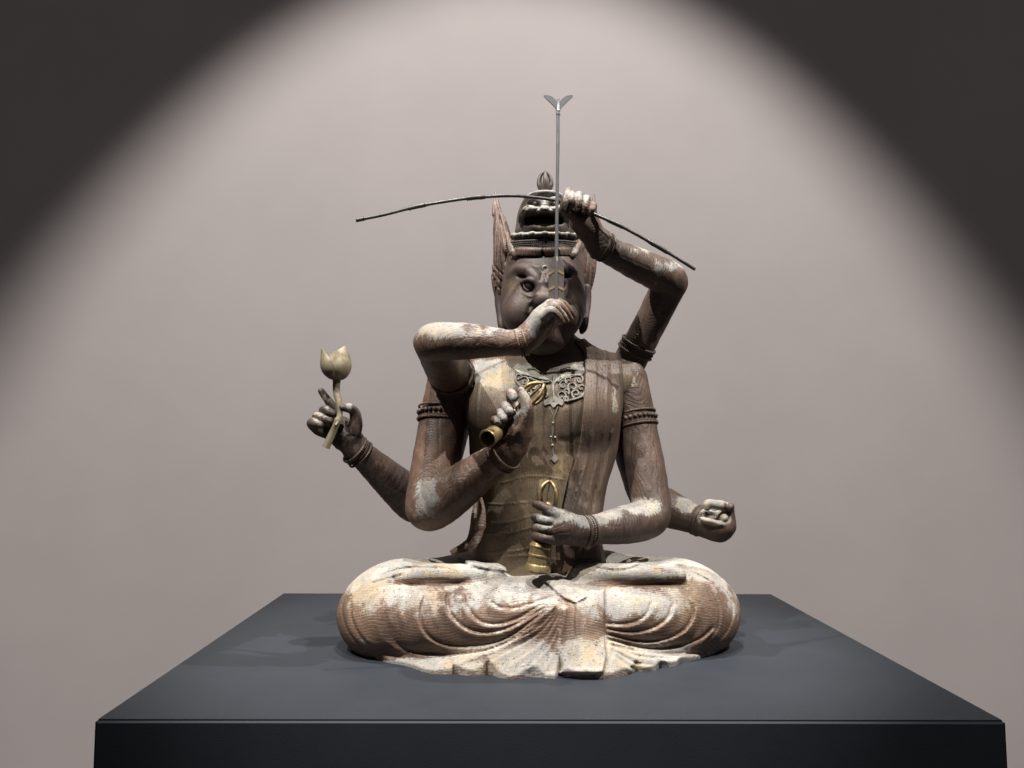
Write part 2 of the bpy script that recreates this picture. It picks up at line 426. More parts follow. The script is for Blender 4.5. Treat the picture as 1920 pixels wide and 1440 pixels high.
M_BOW = metal('black_lacquer', (.030, .028, .027), (.06, .055, .05), .33, .0)
M_LOTUS = metal('pale_gilded_wood', (.185, .155, .10), (.10, .078, .045), .55, .2, 45, .85)

def plain(name, col, rough, var=.2, scale=40, bump=.0002, bscale=400, spec=.4):
    m, nt, b = nodes(name); g = NT(nt); co = g.n('TexCoord').outputs['Object']
    a = g.noise(co, scale, 5, .6)
    g.set(b.inputs['Base Color'], g.mix(g.mapr(a, .3, .7), rgb(*[c * (1 - var) for c in col]), rgb(*[c * (1 + var) for c in col])))
    g.set(b.inputs['Roughness'], g.math('MULTIPLY_ADD', a, .15, rough - .07)); b.inputs['Specular IOR Level'].default_value = spec
    bp = g.n('Bump'); bp.inputs['Strength'].default_value = .6; bp.inputs['Distance'].default_value = bump
    g.set(bp.inputs['Height'], g.noise(co, bscale, 3, .6)); nt.links.new(bp.outputs[0], b.inputs['Normal'])
    return m
M_WALL = plain('wall_paint', (.550, .500, .497), .9, .03, 1.3, .0007, 320, .2)
M_PLINTH = plain('charcoal_plinth_paint', (.0215, .0250, .0315), .58, .05, 9.0, .00025, 500, .22)
M_FLOOR = plain('floor_boards', (.05, .045, .04), .6, .2, 4)
M_EYE = plain('inlaid_eye', (.026, .022, .017), .42, .2, 60, .0001, 100, .35)
M_VANE = plain('lacquered_vane', (.105, .088, .080), .42, .18, 90)
M_CHEV = plain('gold_chevron', (.24, .165, .075), .55, .3, 120)
M_PIG = plain('white_pigment', (.6, .58, .55), .8, .15, 200)

# ------------------------------------------------------------------ setting
WALLY = 4.0
def quad(name, pts, mat):
    me = bpy.data.meshes.new(name); me.from_pydata([tuple(p) for p in pts], [], [tuple(range(len(pts)))]); o = link(name, me, mat); o['kind'] = 'structure'; return o
quad('wall', [(-5, WALLY, -1.45), (5, WALLY, -1.45), (5, WALLY, 5), (-5, WALLY, 5)], M_WALL)
quad('floor', [(-5, -3, -1.45), (5, -3, -1.45), (5, WALLY, -1.45), (-5, WALLY, -1.45)], M_FLOOR)
# plinth
fl, fr = PZ(176, 1350, 0), PZ(1888, 1352, 0); bl, br = PZ(530, 1112, 0), PZ(1447, 1113.5, 0)
x0, x1 = (fl[0] + bl[0]) / 2, (fr[0] + br[0]) / 2; yf = (fl[1] + fr[1]) / 2; yb = (bl[1] + br[1]) / 2
bm = bmesh.new(); bmesh.ops.create_cube(bm, size=1)
for v in bm.verts: q = (fl if v.co.y < 0 else bl) if v.co.x < 0 else (fr if v.co.y < 0 else br); v.co = (q[0], q[1], -.725 + v.co.z * 1.45)
bmesh.ops.bevel(bm, geom=[e for e in bm.edges if max(v.co.z for v in e.verts) > -.1], offset=.004, segments=3, affect='EDGES')
me = bpy.data.meshes.new('plinth'); bm.to_mesh(me); bm.free()
tag(link('plinth', me, M_PLINTH), 'broad charcoal painted plinth carrying the carved wooden statue', 'plinth')

# ------------------------------------------------------------------ the statue
STATUE = empty('statue', tuple(P(1011, 1160, 1.42) * np.array([1, 1, 0])))
tag(STATUE, 'weathered wooden seated deity statue with six arms and a beast-faced crown', 'statue')

def attr(me, name, vals):
    a = me.attributes.new(name, 'FLOAT', 'POINT'); a.data.foreach_set('value', np.asarray(vals, np.float32))
def verts(me):
    v = np.empty(len(me.vertices) * 3, np.float32); me.vertices.foreach_get('co', v); return v.reshape(-1, 3).astype(float)
def normals(me):
    v = np.empty(len(me.vertices) * 3, np.float32); me.vertices.foreach_get('normal', v); return v.reshape(-1, 3)
def splat(me, spots, dust_light=0.0, base=0.0):
    """pigment remains: spots of (px, py, radius px, amount) on the front"""
    v = verts(me); px, py = proj(v); a = np.full(len(v), base)
    for (x, y, r, s_) in spots:
        rx, ry = r if not np.isscalar(r) else (r, r)
        a += s_ * np.exp(-(((px - x) / rx) ** 2 + ((py - y) / ry) ** 2))
    if dust_light: a += dust_light * np.clip(normals(me)[:, 2], 0, 1) ** 1.5  # upward faces paled: a dusty film mixed with painted overhead light
    return a

# ---- legs and robe
g = Grid(P(1010, 1160, 1.42) + [-.43, -.26, -.165], P(1010, 1160, 1.42) + [.43, .36, .20], .0023)
g.lo[2] = -.008; g.ax[2] = (g.lo[2] + g.vox * np.arange(g.n[2])).astype(np.float32)
def PX(px, Y, z):      # column px at depth Y, height z
    q = P(px, 1100, Y); return np.array([q[0], Y, z])
for sgn, kx, fx, hx in ((-1, 722, 990, 890), (1, 1298, 1040, 1135)):
    g.ell(PX(kx - sgn * 24, 1.438 if sgn < 0 else 1.446, .060), (.109, .104 if sgn < 0 else .096, .087), .0)
    g.chain([PX(kx - sgn * 20, 1.40 if sgn < 0 else 1.415, .064), PX((kx * 2 + fx) / 3, 1.365 if sgn < 0 else 1.378, .066), PX(fx, 1.340, .066)], [.070, .068, .062], .03)
    g.chain([PX(kx - sgn * 40, 1.44, .068), PX((kx + hx) / 2, 1.475, .072), PX(hx, 1.53, .072)], [.080, .079, .08], .04)
g.ell(PX(1010, 1.56, .07), (.24, .13, .085), .05)
g.ell(PX(1010, 1.38, .06), (.17, .09, .072), .04)
# feet folded on the thighs, the shin in front of them lower
g.chain([PX(752, 1.362, .1375), PX(800, 1.358, .1425), PX(860, 1.357, .1435), PX(930, 1.360, .136)], [.0125, .0165, .0175, .0165], .008)
g.chain([PX(1274, 1.362, .139), PX(1210, 1.358, .143), PX(1140, 1.354, .1435), PX(1080, 1.354, .137)], [.0125, .0165, .0175, .0165], .008)
g.chain([PX(770, 1.40, .138), PX(930, 1.395, .138)], [.016, .018], .02); g.chain([PX(1262, 1.40, .138), PX(1090, 1.395, .138)], [.016, .018], .02)
# hem: a pleated fan of cloth lying on the plinth
hem = [(712, 1238), (728, 1243), (752, 1247), (772, 1252), (792, 1260), (812, 1264), (846, 1264.5), (850, 1262), (868, 1266), (886, 1268), (906, 1267), (913, 1264), (936, 1271), (958, 1274), (976, 1272), (992, 1269), (1018, 1271), (1041, 1273), (1049, 1264), (1064, 1270), (1090, 1273), (1118, 1273), (1150, 1270), (1180, 1264), (1192, 1258), (1206, 1260), (1230, 1257), (1236, 1251), (1252, 1252), (1268, 1248), (1274, 1243), (1292, 1240), (1312, 1234), (1330, 1227)]
hp = np.array([PZ(x, y, 0.0)[:2] for x, y in hem])
plan = np.vstack([hp, [[.25, 1.42], [-.14, 1.42]]])
XX, YY = np.meshgrid(g.ax[0], g.ax[1], indexing='ij')
sd2 = polysdf(XX.ravel(), YY.ravel(), plan).reshape(XX.shape)
ap = P(1062, 1112, 1.27)
ay = ap[1] + .035
ang = np.arctan2(XX - ap[0], ay - YY)
ha = np.arctan2(hp[:, 0] - ap[0], ay - hp[:, 1]); hr = np.hypot(hp[:, 0] - ap[0], ay - hp[:, 1]); oo = np.argsort(ha)
hs = np.interp(np.linspace(-2.2, 2.2, 300), ha[oo], hr[oo]); hs = np.convolve(np.pad(hs, 20, 'edge'), np.ones(41) / 41, 'valid')
rh = np.interp(ang, np.linspace(-2.2, 2.2, 300), hs) * 1.02; rr_ = np.hypot(XX - ap[0], YY - ay) / rh
lift = np.interp(np.abs(ang), [0, .8, 1.2, 1.5, 1.9], [.118, .114, .10, .08, .05])
ztop = .0060 + lift * np.clip(1 - rr_, 0, 1) ** 1.15 + .0022 * (1 - np.abs(np.sin(ang * 9))) * np.clip(rr_ * 1.4 - .3, 0, 1)
e = np.maximum(g.ax[2][None, None, :] - ztop[:, :, None], sd2[:, :, None]) * .82
g.d = smin(g.d, e.astype(np.float32), .012)
del e
g.band(1.56, .03)
# shingled folds over the shins (drawn from the apex outwards)
LF = [[(1040, 1122), (1000, 1136), (965, 1145), (935, 1143), (915, 1130)],
      [(1045, 1124), (1010, 1142), (972, 1164), (930, 1175), (896, 1167), (873, 1142), (862, 1112)],
      [(1048, 1126), (1012, 1150), (955, 1181), (906, 1190), (870, 1180), (842, 1154), (833, 1124), (840, 1104)],
      [(1050, 1128), (1016, 1156), (940, 1205), (862, 1216), (814, 1205), (789, 1179), (784, 1145), (796, 1108)],
      [(1010, 1170), (930, 1219), (850, 1233), (775, 1226), (735, 1208)]]
for i, l in enumerate(LF): g.line(l, 4.6 if i < 4 else 2.6, 3.6, .05, .72)
RF = [[(1133, 1173), (1165, 1175), (1196, 1169), (1218, 1152), (1226, 1128)],
      [(1133, 1183), (1180, 1189), (1224, 1182), (1256, 1160), (1266, 1130)],
      [(1133, 1192), (1196, 1206), (1246, 1203), (1284, 1185), (1302, 1158), (1304, 1130)],
      [(1135, 1202), (1205, 1219), (1262, 1218), (1312, 1202), (1344, 1176)],
      [(1136, 1212), (1200, 1226), (1262, 1231), (1318, 1229)]]
for i, l in enumerate(RF): g.line([p for p in l][::-1], 4.6 if i < 4 else 2.6, 3.6, .06, .72)
# soft swelling folds across the shins and knees
for x, s_ in ((758, 1), (735, 1), (820, 1), (880, 1)):
    g.line([(x, 1108), (x - 9, 1140), (x + 2, 1180)], 1.6, 5, .2)
for l in ([(668, 1090), (646, 1130), (655, 1180), (690, 1222)], [(690, 1085), (662, 1130), (672, 1180), (712, 1225)]): g.line(l, 1.8, 3.0, .15, .6)
for l in ([(1352, 1092), (1376, 1130), (1372, 1175), (1345, 1212)], [(1330, 1088), (1352, 1135), (1348, 1180), (1316, 1218)]): g.line(l, 1.8, 3.0, .15, .6)
# pleats of the fan
for (a, b, c) in (((1056, 1134), (1010, 1190), (915, 1244)), ((1058, 1134), (1022, 1200), (950, 1252)), ((1060, 1134), (1035, 1205), (985, 1258)), ((1062, 1136), (1046, 1205), (1018, 1258)), ((1053, 1134), (990, 1190), (850, 1246))):
    g.line([a, b, c], 2.2, 1.9, .06, .6)
for (a, b, c) in (((1150, 1216), (1200, 1234), (1262, 1238)), ((1150, 1222), (1190, 1246), (1228, 1250)), ((1150, 1230), (1175, 1250), (1188, 1258))):
    g.line([c, b, a], 2.4, 2.6, .1, .7)
# middle flap and the ribbon across it
g.patch([(1079, 1128), (1105, 1113), (1133, 1104), (1134, 1150), (1133, 1192), (1137, 1232), (1130, 1262), (1100, 1266), (1048, 1262), (1067, 1236), (1078, 1192)], 6.0, 1.3)
g.patch([(1106, 1113), (1133, 1104), (1134, 1150), (1133, 1192), (1137, 1232), (1130, 1262), (1050, 1262), (1081, 1230), (1091, 1187), (1097, 1153)], 3.5, 1.3)
g.patch([(1008, 1079), (1043, 1073), (1106, 1113), (1098, 1121), (1078, 1130), (1060, 1124)], 5.0, 1.3)
g.line([(1031, 1079), (1060, 1098), (1092, 1120)], -1.6, 1.8, .05)
# folds on the top of the lap
g.line([(746, 1096), (790, 1098), (840, 1096), (884, 1090)], -3.0, 3.2, .2); g.line([(1098, 1104), (1140, 1100), (1210, 1097), (1280, 1091)], -3.2, 3.2, .2)
for l in ([(700, 1080), (760, 1062), (850, 1062)], [(690, 1092), (740, 1078), (760, 1070)], [(860, 1045), (900, 1062), (960, 1070)], [(940, 1062), (965, 1070), (1000, 1074)], [(1180, 1060), (1240, 1052), (1290, 1062)], [(1290, 1066), (1330, 1086), (1350, 1110)], [(1110, 1060), (1160, 1066), (1200, 1058)]):
    g.line(l, 2.0, 3.0, .15, .7)
g.patch([(855, 1042), (880, 1046), (920, 1062), (965, 1072), (930, 1072), (880, 1062)], 3.5, 1.5)
me = g.mesh('robe')
sp_ = [(690, 1105, (40, 25), .25), (1000, 1060, (330, 34), .32), (850, 1150, (60, 40), .12), (1180, 1135, (70, 22), .28), (1240, 1140, 20, .3), (1010, 1240, (170, 36), .26), (1180, 1240, (110, 26), .26), (930, 1120, (60, 25), .15),
       (765, 1247, (60, 10), .5), (1295, 1238, (50, 9), .5), (1180, 1248, (60, 12), .3), (760, 1190, (100, 28), -.22), (1320, 1170, (50, 40), -.18), (815, 1092, (60, 5), -.7), (1190, 1095, (90, 5), -.7), (815, 1076, (70, 7), .35), (1190, 1078, (90, 7), .35), (980, 1160, (80, 25), -.16), (1240, 1190, (90, 18), -.12), (650, 1170, (24, 50), -.15)]
attr(me, 'gesso', splat(me, sp_, .16))
attr(me, 'gild', splat(me, [(680, 1110, 30, .5), (1180, 1250, 30, .8), (1110, 1230, 30, .6), (900, 1245, 60, .25), (1290, 1115, 40, .3)]))
link('robe', me, M_LAP, STATUE)
print('robe', len(me.polygons), round(time.time() - T0, 1))

# ---- torso
def torso():
    g = Grid(P(1012, 820, 1.5) + [-.215, -.135, -.30], P(1012, 820, 1.5) + [.215, .135, .24], .0021)
    tab = [(640, 1040, 40, .050, 1.50), (662, 1034, 66, .058, 1.50), (680, 1024, 112, .074, 1.50), (700, 1018, 132, .086, 1.50), (730, 1016, 139, .096, 1.50), (770, 1015, 138, .102, 1.50), (810, 1015, 136, .102, 1.50), (850, 1014, 133, .098, 1.50), (900, 1011, 124, .096, 1.495), (940, 1009, 116, .097, 1.49), (980, 1008, 114, .100, 1.487), (1020, 1008, 117, .104, 1.487), (1060, 1008, 124, .108, 1.487), (1090, 1008, 128, .108, 1.487)]
    zs = np.array([P(c, y, 1.44)[2] for y, c, a, b, Y in tab]); o = np.argsort(zs)
    f = lambda i, conv=None: np.interp(g.ax[2], zs[o], np.array([conv(t) if conv else t[i] for t in tab])[o]).astype(np.float32)
    cx = f(1, lambda t: P(t[1], t[0], 1.5)[0]); a = f(2, lambda t: R(t[2], 1.5)); b = f(3); cyy = f(4)
    x = np.abs(g.ax[0][:, None, None] - cx) / a; y = np.abs(g.ax[1][None, :, None] - cyy) / b
    p = 2.35
    e = ((x ** p + y ** p) ** (1 / p) - 1) * np.minimum(a, b) * .92
    e = np.maximum(e, g.ax[2] - zs.max())
    g.d = np.minimum(g.d, e.astype(np.float32))
    # neck, shoulders, chest
    g.chain([P(1034, 690, 1.50), P(1028, 640, 1.485), P(1024, 600, 1.48)], [R(58, 1.5), R(45, 1.5), R(44, 1.5)], .03)
    g.chain([P(862, 722, 1.505), P(1000, 680, 1.51)], [R(40, 1.5), R(40, 1.5)], .04)
    g.chain([P(1170, 715, 1.505), P(1060, 676, 1.51)], [R(40, 1.5), R(36, 1.5)], .04)
    g.ell(P(945, 770, 1.44), (.066, .045, .056), .03)
    g.ell(P(1078, 770, 1.44), (.066, .045, .056), .03)
    g.ell(P(1005, 985, 1.43), (.085, .045, .075), .035)
    g.band(1.53, .028)
    # necklines, collar, pectoral line
    g.line([(985, 672), (1010, 690), (1045, 694), (1078, 676)], -1.4, 2, .1)
    g.line([(890, 805), (925, 826), (965, 822)], -1.2, 6, .2); g.line([(1040, 824), (1070, 826), (1095, 812)], -1.2, 6, .2)
    g.line([(1021, 700), (1020, 780), (1018, 870)], -2.2, 7, .15)
    # sash from the shoulder down to the waist: a shell of its own lying on the body
    S = np.array(catmull([(1078, 640), (1104, 632), (1132, 634), (1158, 655), (1167, 690), (1169, 750), (1167, 805), (1154, 862), (1140, 905), (1132, 950), (1126, 1000), (1124, 1044), (1095, 1050), (1060, 1044), (1050, 1000), (1058, 940), (1070, 890), (1086, 835), (1093, 770), (1096, 710), (1094, 665), (1078, 640)], 4)[:-1])
    fi, npx, npy, nY = g.near
    base = g.d.reshape(-1)[fi]; scl = nY / F
    sg = Grid(g.lo, g.lo + g.vox * (g.n - 1), g.vox); sg.n = g.n; sg.d = np.full(g.d.shape, 1.0, np.float32); sg.lo = g.lo; sg.ax = g.ax; sg.near = g.near
    pd = polysdf(npx, npy, S) * scl
    # pleats: a few broad rolls running down and inwards
    L0 = catmull([(1098, 640), (1097, 700), (1093, 780), (1078, 860), (1058, 950), (1052, 1045)], 8); L1 = catmull([(1160, 650), (1168, 700), (1168, 790), (1152, 865), (1133, 945), (1124, 1045)], 8)
    u0 = np.interp(npy, L0[:, 1], L0[:, 0]); u1 = np.interp(npy, L1[:, 1], L1[:, 0]); u = np.clip((npx - u0) / np.maximum(u1 - u0, 1), 0, 1)
    kn = [0, .30, .33, .52, .58, .70, .76, .90, 1.0]; kv = [6.0, 6.8, 5.2, 6.0, 7.8, 5.8, 6.8, 8.8, 6.5]
    off = np.interp(u, kn, kv) * np.interp(npy, [640, 700, 1045], [.7, 1, 1]) * scl
    e = base - off
    rnd = .0025
    e = np.where((e > -rnd) & (pd > -rnd), np.hypot(np.maximum(e + rnd, 0), np.maximum(pd + rnd, 0)) - rnd, np.maximum(e, pd))
    e = np.maximum(e, -(base + .006))
    sg.d.reshape(-1)[fi] = e.astype(np.float32)
    for l, hh in (([(1112, 800), (1103, 860), (1080, 930), (1066, 1000)], 2.0), ([(1092, 880), (1080, 920), (1070, 970)], -2.2), ([(1118, 905), (1110, 960), (1108, 1030)], -2.2), ([(1090, 930), (1086, 980), (1088, 1030)], 1.6), ([(1150, 800), (1140, 860), (1122, 930)], 1.6)):
        sg.line(l, hh, 2.8, .1)
    sme = sg.mesh('sash')
    attr(sme, 'gesso', splat(sme, [(1152, 760, (8, 60), .35), (1110, 690, (40, 22), .2), (1066, 900, (12, 50), .3), (1085, 950, (16, 30), .28), (1110, 740, (12, 30), .15)], .10)); attr(sme, 'gild', np.zeros(len(sme.vertices)))
    link('sash', sme, M_SASH, STATUE)
    # waist cloth: turned edges
    for l in ([(935, 908), (980, 895), (1015, 893), (1062, 900)], [(900, 944), (950, 945), (1000, 940)], [(900, 980), (950, 980), (1000, 966)], [(905, 1001), (955, 1000), (1000, 988)], [(905, 1037), (960, 1034), (1000, 1026)], [(930, 1046), (990, 1042), (1060, 1052)]):
        g.line(l, 1.25, 1.3, .06)
    g.line([(908, 700), (897, 730), (894, 790), (900, 830)], 1.8, 3, .15)
    me = g.mesh('torso')
    attr(me, 'gesso', splat(me, [(930, 705, (34, 26), .70), (955, 720, (22, 18), .45), (905, 690, (26, 16), .6), (1150, 760, (8, 60), .35), (1110, 690, (40, 22), .25), (1066, 900, (12, 50), .22), (1085, 950, (16, 30), .2), (950, 775, (50, 30), .12)], .10))
    attr(me, 'gild', splat(me, [(940, 712, (30, 20), .8), (990, 890, (60, 20), .25), (1058, 762, 6, 1.0), (1010, 960, (90, 80), .2), (1060, 880, 20, .4)]))
    return link('torso', me, M_TORSO, STATUE)
TORSO = torso()
print('torso', round(time.time() - T0, 1))

# ---- sash tail behind the waist
mb = MB()
pts = [P(x, y, Y) for x, y, Y in catmull([(897, 930, 1.47), (892, 960, 1.465), (890, 990, 1.46), (880, 1020, 1.45), (845, 1036, 1.44)], 5)]
mb.tube(pts, [R(q, 1.46) for q in np.interp(np.linspace(0, 1, len(pts)), [0, .4, .8, 1], [5, 9, 10, 4])], 10, flat=.5)
mb.tube([P(x, y, Y) for x, y, Y in catmull([(898, 925, 1.412), (903, 950, 1.405), (902, 975, 1.402), (898, 1000, 1.40), (887, 1022, 1.40), (880, 1034, 1.40)], 6)], [R(q, 1.42) for q in np.interp(np.linspace(0, 1, 31), [0, .4, .5, .55, .8, 1], [3, 9, 10, 7.5, 8, 3])], 14)
o = mb.build('sash_tail', M_LAP, STATUE)

# ---- arms
def tangent(a, b): v = np.array(b) - np.array(a); return v / np.linalg.norm(v)
def bangle(name, parent, c, ax, r, wpx, Y, mat, beads=True, ell=1.0):
    """two rolled edges with a row of beads between them"""
    s_ = Y / F; mb = MB(); ax = np.array(ax) / np.linalg.norm(ax); c = np.array(c)
    up = [0, 0, 1] if abs(ax[2]) < .8 else [0, 1, 0]
    hw = wpx * s_ * .5
    mb.ring(c - ax * hw, ax, r + .6 * s_, 2.2 * s_, 40, 8, ell, up); mb.ring(c + ax * hw, ax, r + .6 * s_, 2.4 * s_, 40, 8, ell, up)
    mb.ring(c + ax * (hw - 3.6 * s_), ax, r + .2 * s_, 1.5 * s_, 40, 6, ell, up)
    if beads:
        u = np.cross(ax, up); u /= np.linalg.norm(u); w_ = np.cross(ax, u)
        br = max((wpx - 9) * .29, 1.7) * s_; n = int(2 * math.pi * r / (br * 2.1))
        cc = c - ax * 1.2 * s_
        for k in range(n):
            a = 2 * math.pi * k / n; mb.ball(cc + r * (math.cos(a) * u + ell * math.sin(a) * w_), br, 8, 5)
    return mb.build(name, mat, parent)

def arm(joints, hand, mat, vox, spots, dust_light, bracelet, armlet=None, gild=(), cracks=()):
    pts = [P(x, y, Y) for x, y, Y, r in joints]; rad = [R(r, Y) for x, y, Y, r in joints]
    ext = hand(None)
    allp = np.array(pts + [P(*e) for e in ext])
    g = Grid(allp.min(0) - .055, allp.max(0) + .055, vox)
    # smooth limb
    c = catmull([list(p) + [r] for p, r in zip(pts, rad)], 5)
    g.chain([q[:3] for q in c], [q[3] for q in c], 0)
    hand(g)
    wob(g)
    if cracks:
        g.band(9, .008)
        for l, h_ in cracks: g.line(l, h_, 1.0, .12)
    me = g.mesh('arm')
    attr(me, 'gesso', splat(me, spots, dust_light)); attr(me, 'gild', splat(me, gild) if gild else np.zeros(len(me.vertices)))
    o = link('arm', me, mat, STATUE)
    for br in bracelet:
        (x, y, Y, r, wd), (dx, dy, dY) = br
        a = P(x, y, Y); b = P(x + dx, y + dy, Y + dY)
        bangle('bracelet', o, a, b - a, R(r + 1.8, Y), wd, Y, mat)
    if armlet:
        (x, y, Y, r, wd), (dx, dy, dY) = armlet
        a = P(x, y, Y); b = P(x + dx, y + dy, Y + dY)
        bangle('armlet', o, a, b - a, R(r, Y), wd, Y, mat)
    return o
def wob(g, a=.0006):      # uneven planes left by the chisel
    X, Y, Z = g.ax[0][:, None, None], g.ax[1][None, :, None], g.ax[2][None, None, :]
    g.d += (a * np.sin(X * 118 + Z * 37 + 1.3) * np.sin(Y * 96 + X * 29) * np.sin(Z * 104 - Y * 41 + .6) + a * .5 * np.sin(X * 231 + Y * 77) * np.sin(Z * 187 + X * 53)).astype(np.float32)
def fing(g, pts, rad, k=.0016):
    c = catmull([list(P(x, y, Y)) + [R(r, Y)] for (x, y, Y), r in zip(pts, rad)], 4)
    g.chain([q[:3] for q in c], [q[3] for q in c], k)
def nail(g, x, y, Y, ang, w_=4.2, l=4.8):     # a shallow plate near a finger end
    g.band(Y + .02, .006)
    c, s_ = math.cos(ang), math.sin(ang)
    pl = [(x + (c * a * w_ - s_ * b * l), y + (s_ * a * w_ + c * b * l)) for a, b in ((-1, -.7), (-.6, -1), (.6, -1), (1, -.7), (1, .6), (0, 1), (-1, .6))]
    g.line(pl + [pl[0]], -.9, .8, curve=False)

# arm holding the arrow, raised before the face
def h_arrow(g):
    if g is None: return [(1085, 610, 1.205), (1050, 550, 1.205), (1000, 660, 1.185)]
    g.chain([P(978, 640, 1.217), P(996, 622, 1.213), P(1016, 598, 1.21), P(1034, 580, 1.21)], [R(22, 1.205), R(22, 1.205), R(23, 1.205), R(20, 1.205)], .012)
    g.chain([P(1000, 632, 1.23), P(1022, 612, 1.24), P(1040, 592, 1.24)], [R(20, 1.205), R(19, 1.205), R(15, 1.205)], .012)
    for m_, j, t, Y in (((1048, 566), (1066, 580), (1075, 592), 1.233), ((1045, 570), (1062, 586), (1070, 597), 1.217), ((1040, 576), (1055, 590), (1063, 601), 1.202), ((1034, 583), (1048, 594), (1054, 603), 1.191)):
        fing(g, [(m_[0] - 14, m_[1] + 10, Y + .004), (m_[0], m_[1], Y - .004), (j[0], j[1], Y), (t[0], t[1], Y + .008)], [10, 8.8, 7.4, 5.4], .0022)
    g.band(1.23, .012)
    g.line([(1058, 566), (1070, 584), (1074, 594)], -1.0, 1.0, .1); g.line([(1048, 572), (1060, 586), (1067, 599)], -1.3, 1.1, .1); g.line([(1038, 578), (1051, 592), (1058, 603)], -1.3, 1.1, .1)
arm([(858, 725, 1.50, 40), (838, 690, 1.41, 41), (822, 655, 1.305, 40), (812, 642, 1.255, 36), (836, 640, 1.232, 36), (880, 640, 1.224, 34), (930, 642, 1.217, 27.5), (975, 643, 1.215, 23), (984, 638, 1.215, 22.5)],
    h_arrow, M_ARM, .0017, [(820, 622, (50, 20), .35), (900, 625, (60, 14), .3), (1020, 585, (30, 26), .35), (1000, 615, (12, 18), .3)], .22,
    [((978, 642, 1.215, 23.5, 13), (20, -6, -.001))], ((846, 700, 1.435, 42, 16), (-14, -28, -.08)))

# arm raised behind the head with the bow
def h_bow(g):
    if g is None: return [(1050, 350, 1.27), (1120, 350, 1.30), (1040, 410, 1.26)]
    g.chain([P(1126, 459, 1.345), P(1108, 436, 1.335), P(1094, 412, 1.325), P(1088, 390, 1.322)], [R(24, 1.34), R(25, 1.33), R(28, 1.32), R(24, 1.32)], .012)
    g.chain([P(1072, 392, 1.325), P(1102, 396, 1.325)], [R(14, 1.32), R(13, 1.32)], .012)
    for tx, ty, ex, ey in ((1072, 360, 1071, 388), (1085, 362, 1083, 394), (1099, 370, 1095, 399), (1111, 381, 1106, 401)):
        fing(g, [(tx - 2, ty + 24, 1.325), (tx, ty + 8, 1.315), (tx, ty + 3, 1.297), (tx - .5, (ty * .5 + ey * .5), 1.277), (ex, ey - 2, 1.279)], [9, 8.5, 7.8, 6.8, 5.8], .0008)
    fing(g, [(1064, 392, 1.318), (1066, 366, 1.308), (1066, 360, 1.293), (1060, 376, 1.276), (1055, 392, 1.276)], [9, 8.5, 8.2, 8.2, 7], .0008)
    fing(g, [(1104, 432, 1.322), (1086, 414, 1.302), (1069, 401, 1.290), (1061, 394, 1.286)], [13, 11.5, 9.5, 8], .005)
    for a in ((1071.5, 386), (1083.5, 392), (1095.5, 397), (1106, 399)): nail(g, a[0], a[1], 1.275, .06, 3.4, 3.6)
    g.line([(1066, 385), (1064, 400), (1080, 412)], -1.0, 1.4, .1)
arm([(1168, 700, 1.53, 30), (1186, 668, 1.52, 31), (1221, 602, 1.49, 30.5), (1248, 548, 1.465, 32), (1256, 527, 1.45, 33.5), (1236, 514, 1.43, 33), (1190, 493, 1.395, 30.5), (1150, 474, 1.362, 26), (1124, 458, 1.345, 23.5)],
    h_bow, M_ARM2, .0017, [(1250, 500, (36, 14), .35), (1190, 470, (50, 14), .28), (1085, 370, (34, 18), .22), (1110, 445, 20, .2)], .20,
    [((1130, 461, 1.349, 25.5, 13), (-24, -13, -.017))], ((1194, 652, 1.515, 33, 16), (30, -56, -.025)), cracks=[([(1222, 560), (1205, 610)], -.9), ([(1160, 478), (1225, 506)], -.7)])

# main arm across the chest with the sceptre
def h_vajra(g):
    if g is None: return [(1015, 720, 1.32), (930, 780, 1.31), (1010, 860, 1.3)]
    g.chain([P(948, 852, 1.342), P(964, 834, 1.336), P(976, 808, 1.33), P(984, 780, 1.33)], [R(27, 1.3), R(27, 1.3), R(26, 1.3), R(20, 1.3)], .012, flat=(np.array([.6, -.75, .3]) / 1.0, .85))
    g.chain([P(966, 836, 1.352), P(966, 808, 1.355), P(970, 782, 1.355)], [R(22, 1.3), R(23, 1.3), R(16, 1.3)], .012)
    fing(g, [(980, 800, 1.32), (989, 772, 1.314), (985, 750, 1.31), (976, 733, 1.31)], [15, 13, 10.5, 7.5], .006)
    for m_, j, t in (((970, 772, 1.365), (957, 738, 1.348), (964, 746, 1.314)), ((962, 790, 1.368), (947, 762, 1.35), (956, 771, 1.31)), ((956, 806, 1.368), (937, 776, 1.35), (945, 784, 1.312)), ((952, 816, 1.364), (928, 789, 1.348), (935, 794, 1.317))):
        fing(g, [m_, ((m_[0] + j[0]) / 2 - 3, (m_[1] + j[1]) / 2 - 2, m_[2] + .004), j, ((j[0] + t[0]) / 2 - 1, (j[1] + t[1]) / 2 - 2, (j[2] + t[2]) / 2 - .006), t], [9, 9.4, 9.2, 9, 7.6], .0008)
    g.band(1.34, .01)
    g.line([(958, 826), (966, 800), (978, 776)], -2.4, 3.5, .15)
arm([(842, 712, 1.50, 40), (837, 745, 1.495, 42), (828, 800, 1.485, 43.5), (819, 860, 1.468, 45), (808, 920, 1.445, 44), (803, 952, 1.428, 42), (826, 942, 1.405, 43), (868, 909, 1.388, 41), (910, 877, 1.366, 34), (946, 852, 1.345, 28)],
    h_vajra, M_ARM, .0018, [(800, 930, (22, 30), .55), (850, 900, (40, 14), .22), (815, 700, (16, 22), .3), (980, 760, (16, 30), .3), (950, 775, (20, 30), .4)], .16,
    [((943, 855, 1.348, 30, 16), (26, -22, -.018))], ((827, 778, 1.488, 42, 24), (-6, 58, -.012)), cracks=[([(819, 690), (820, 740), (823, 800), (824, 870)], -1.0), ([(795, 728), (830, 731)], -.7), ([(900, 860), (880, 880), (870, 886)], -.6)])

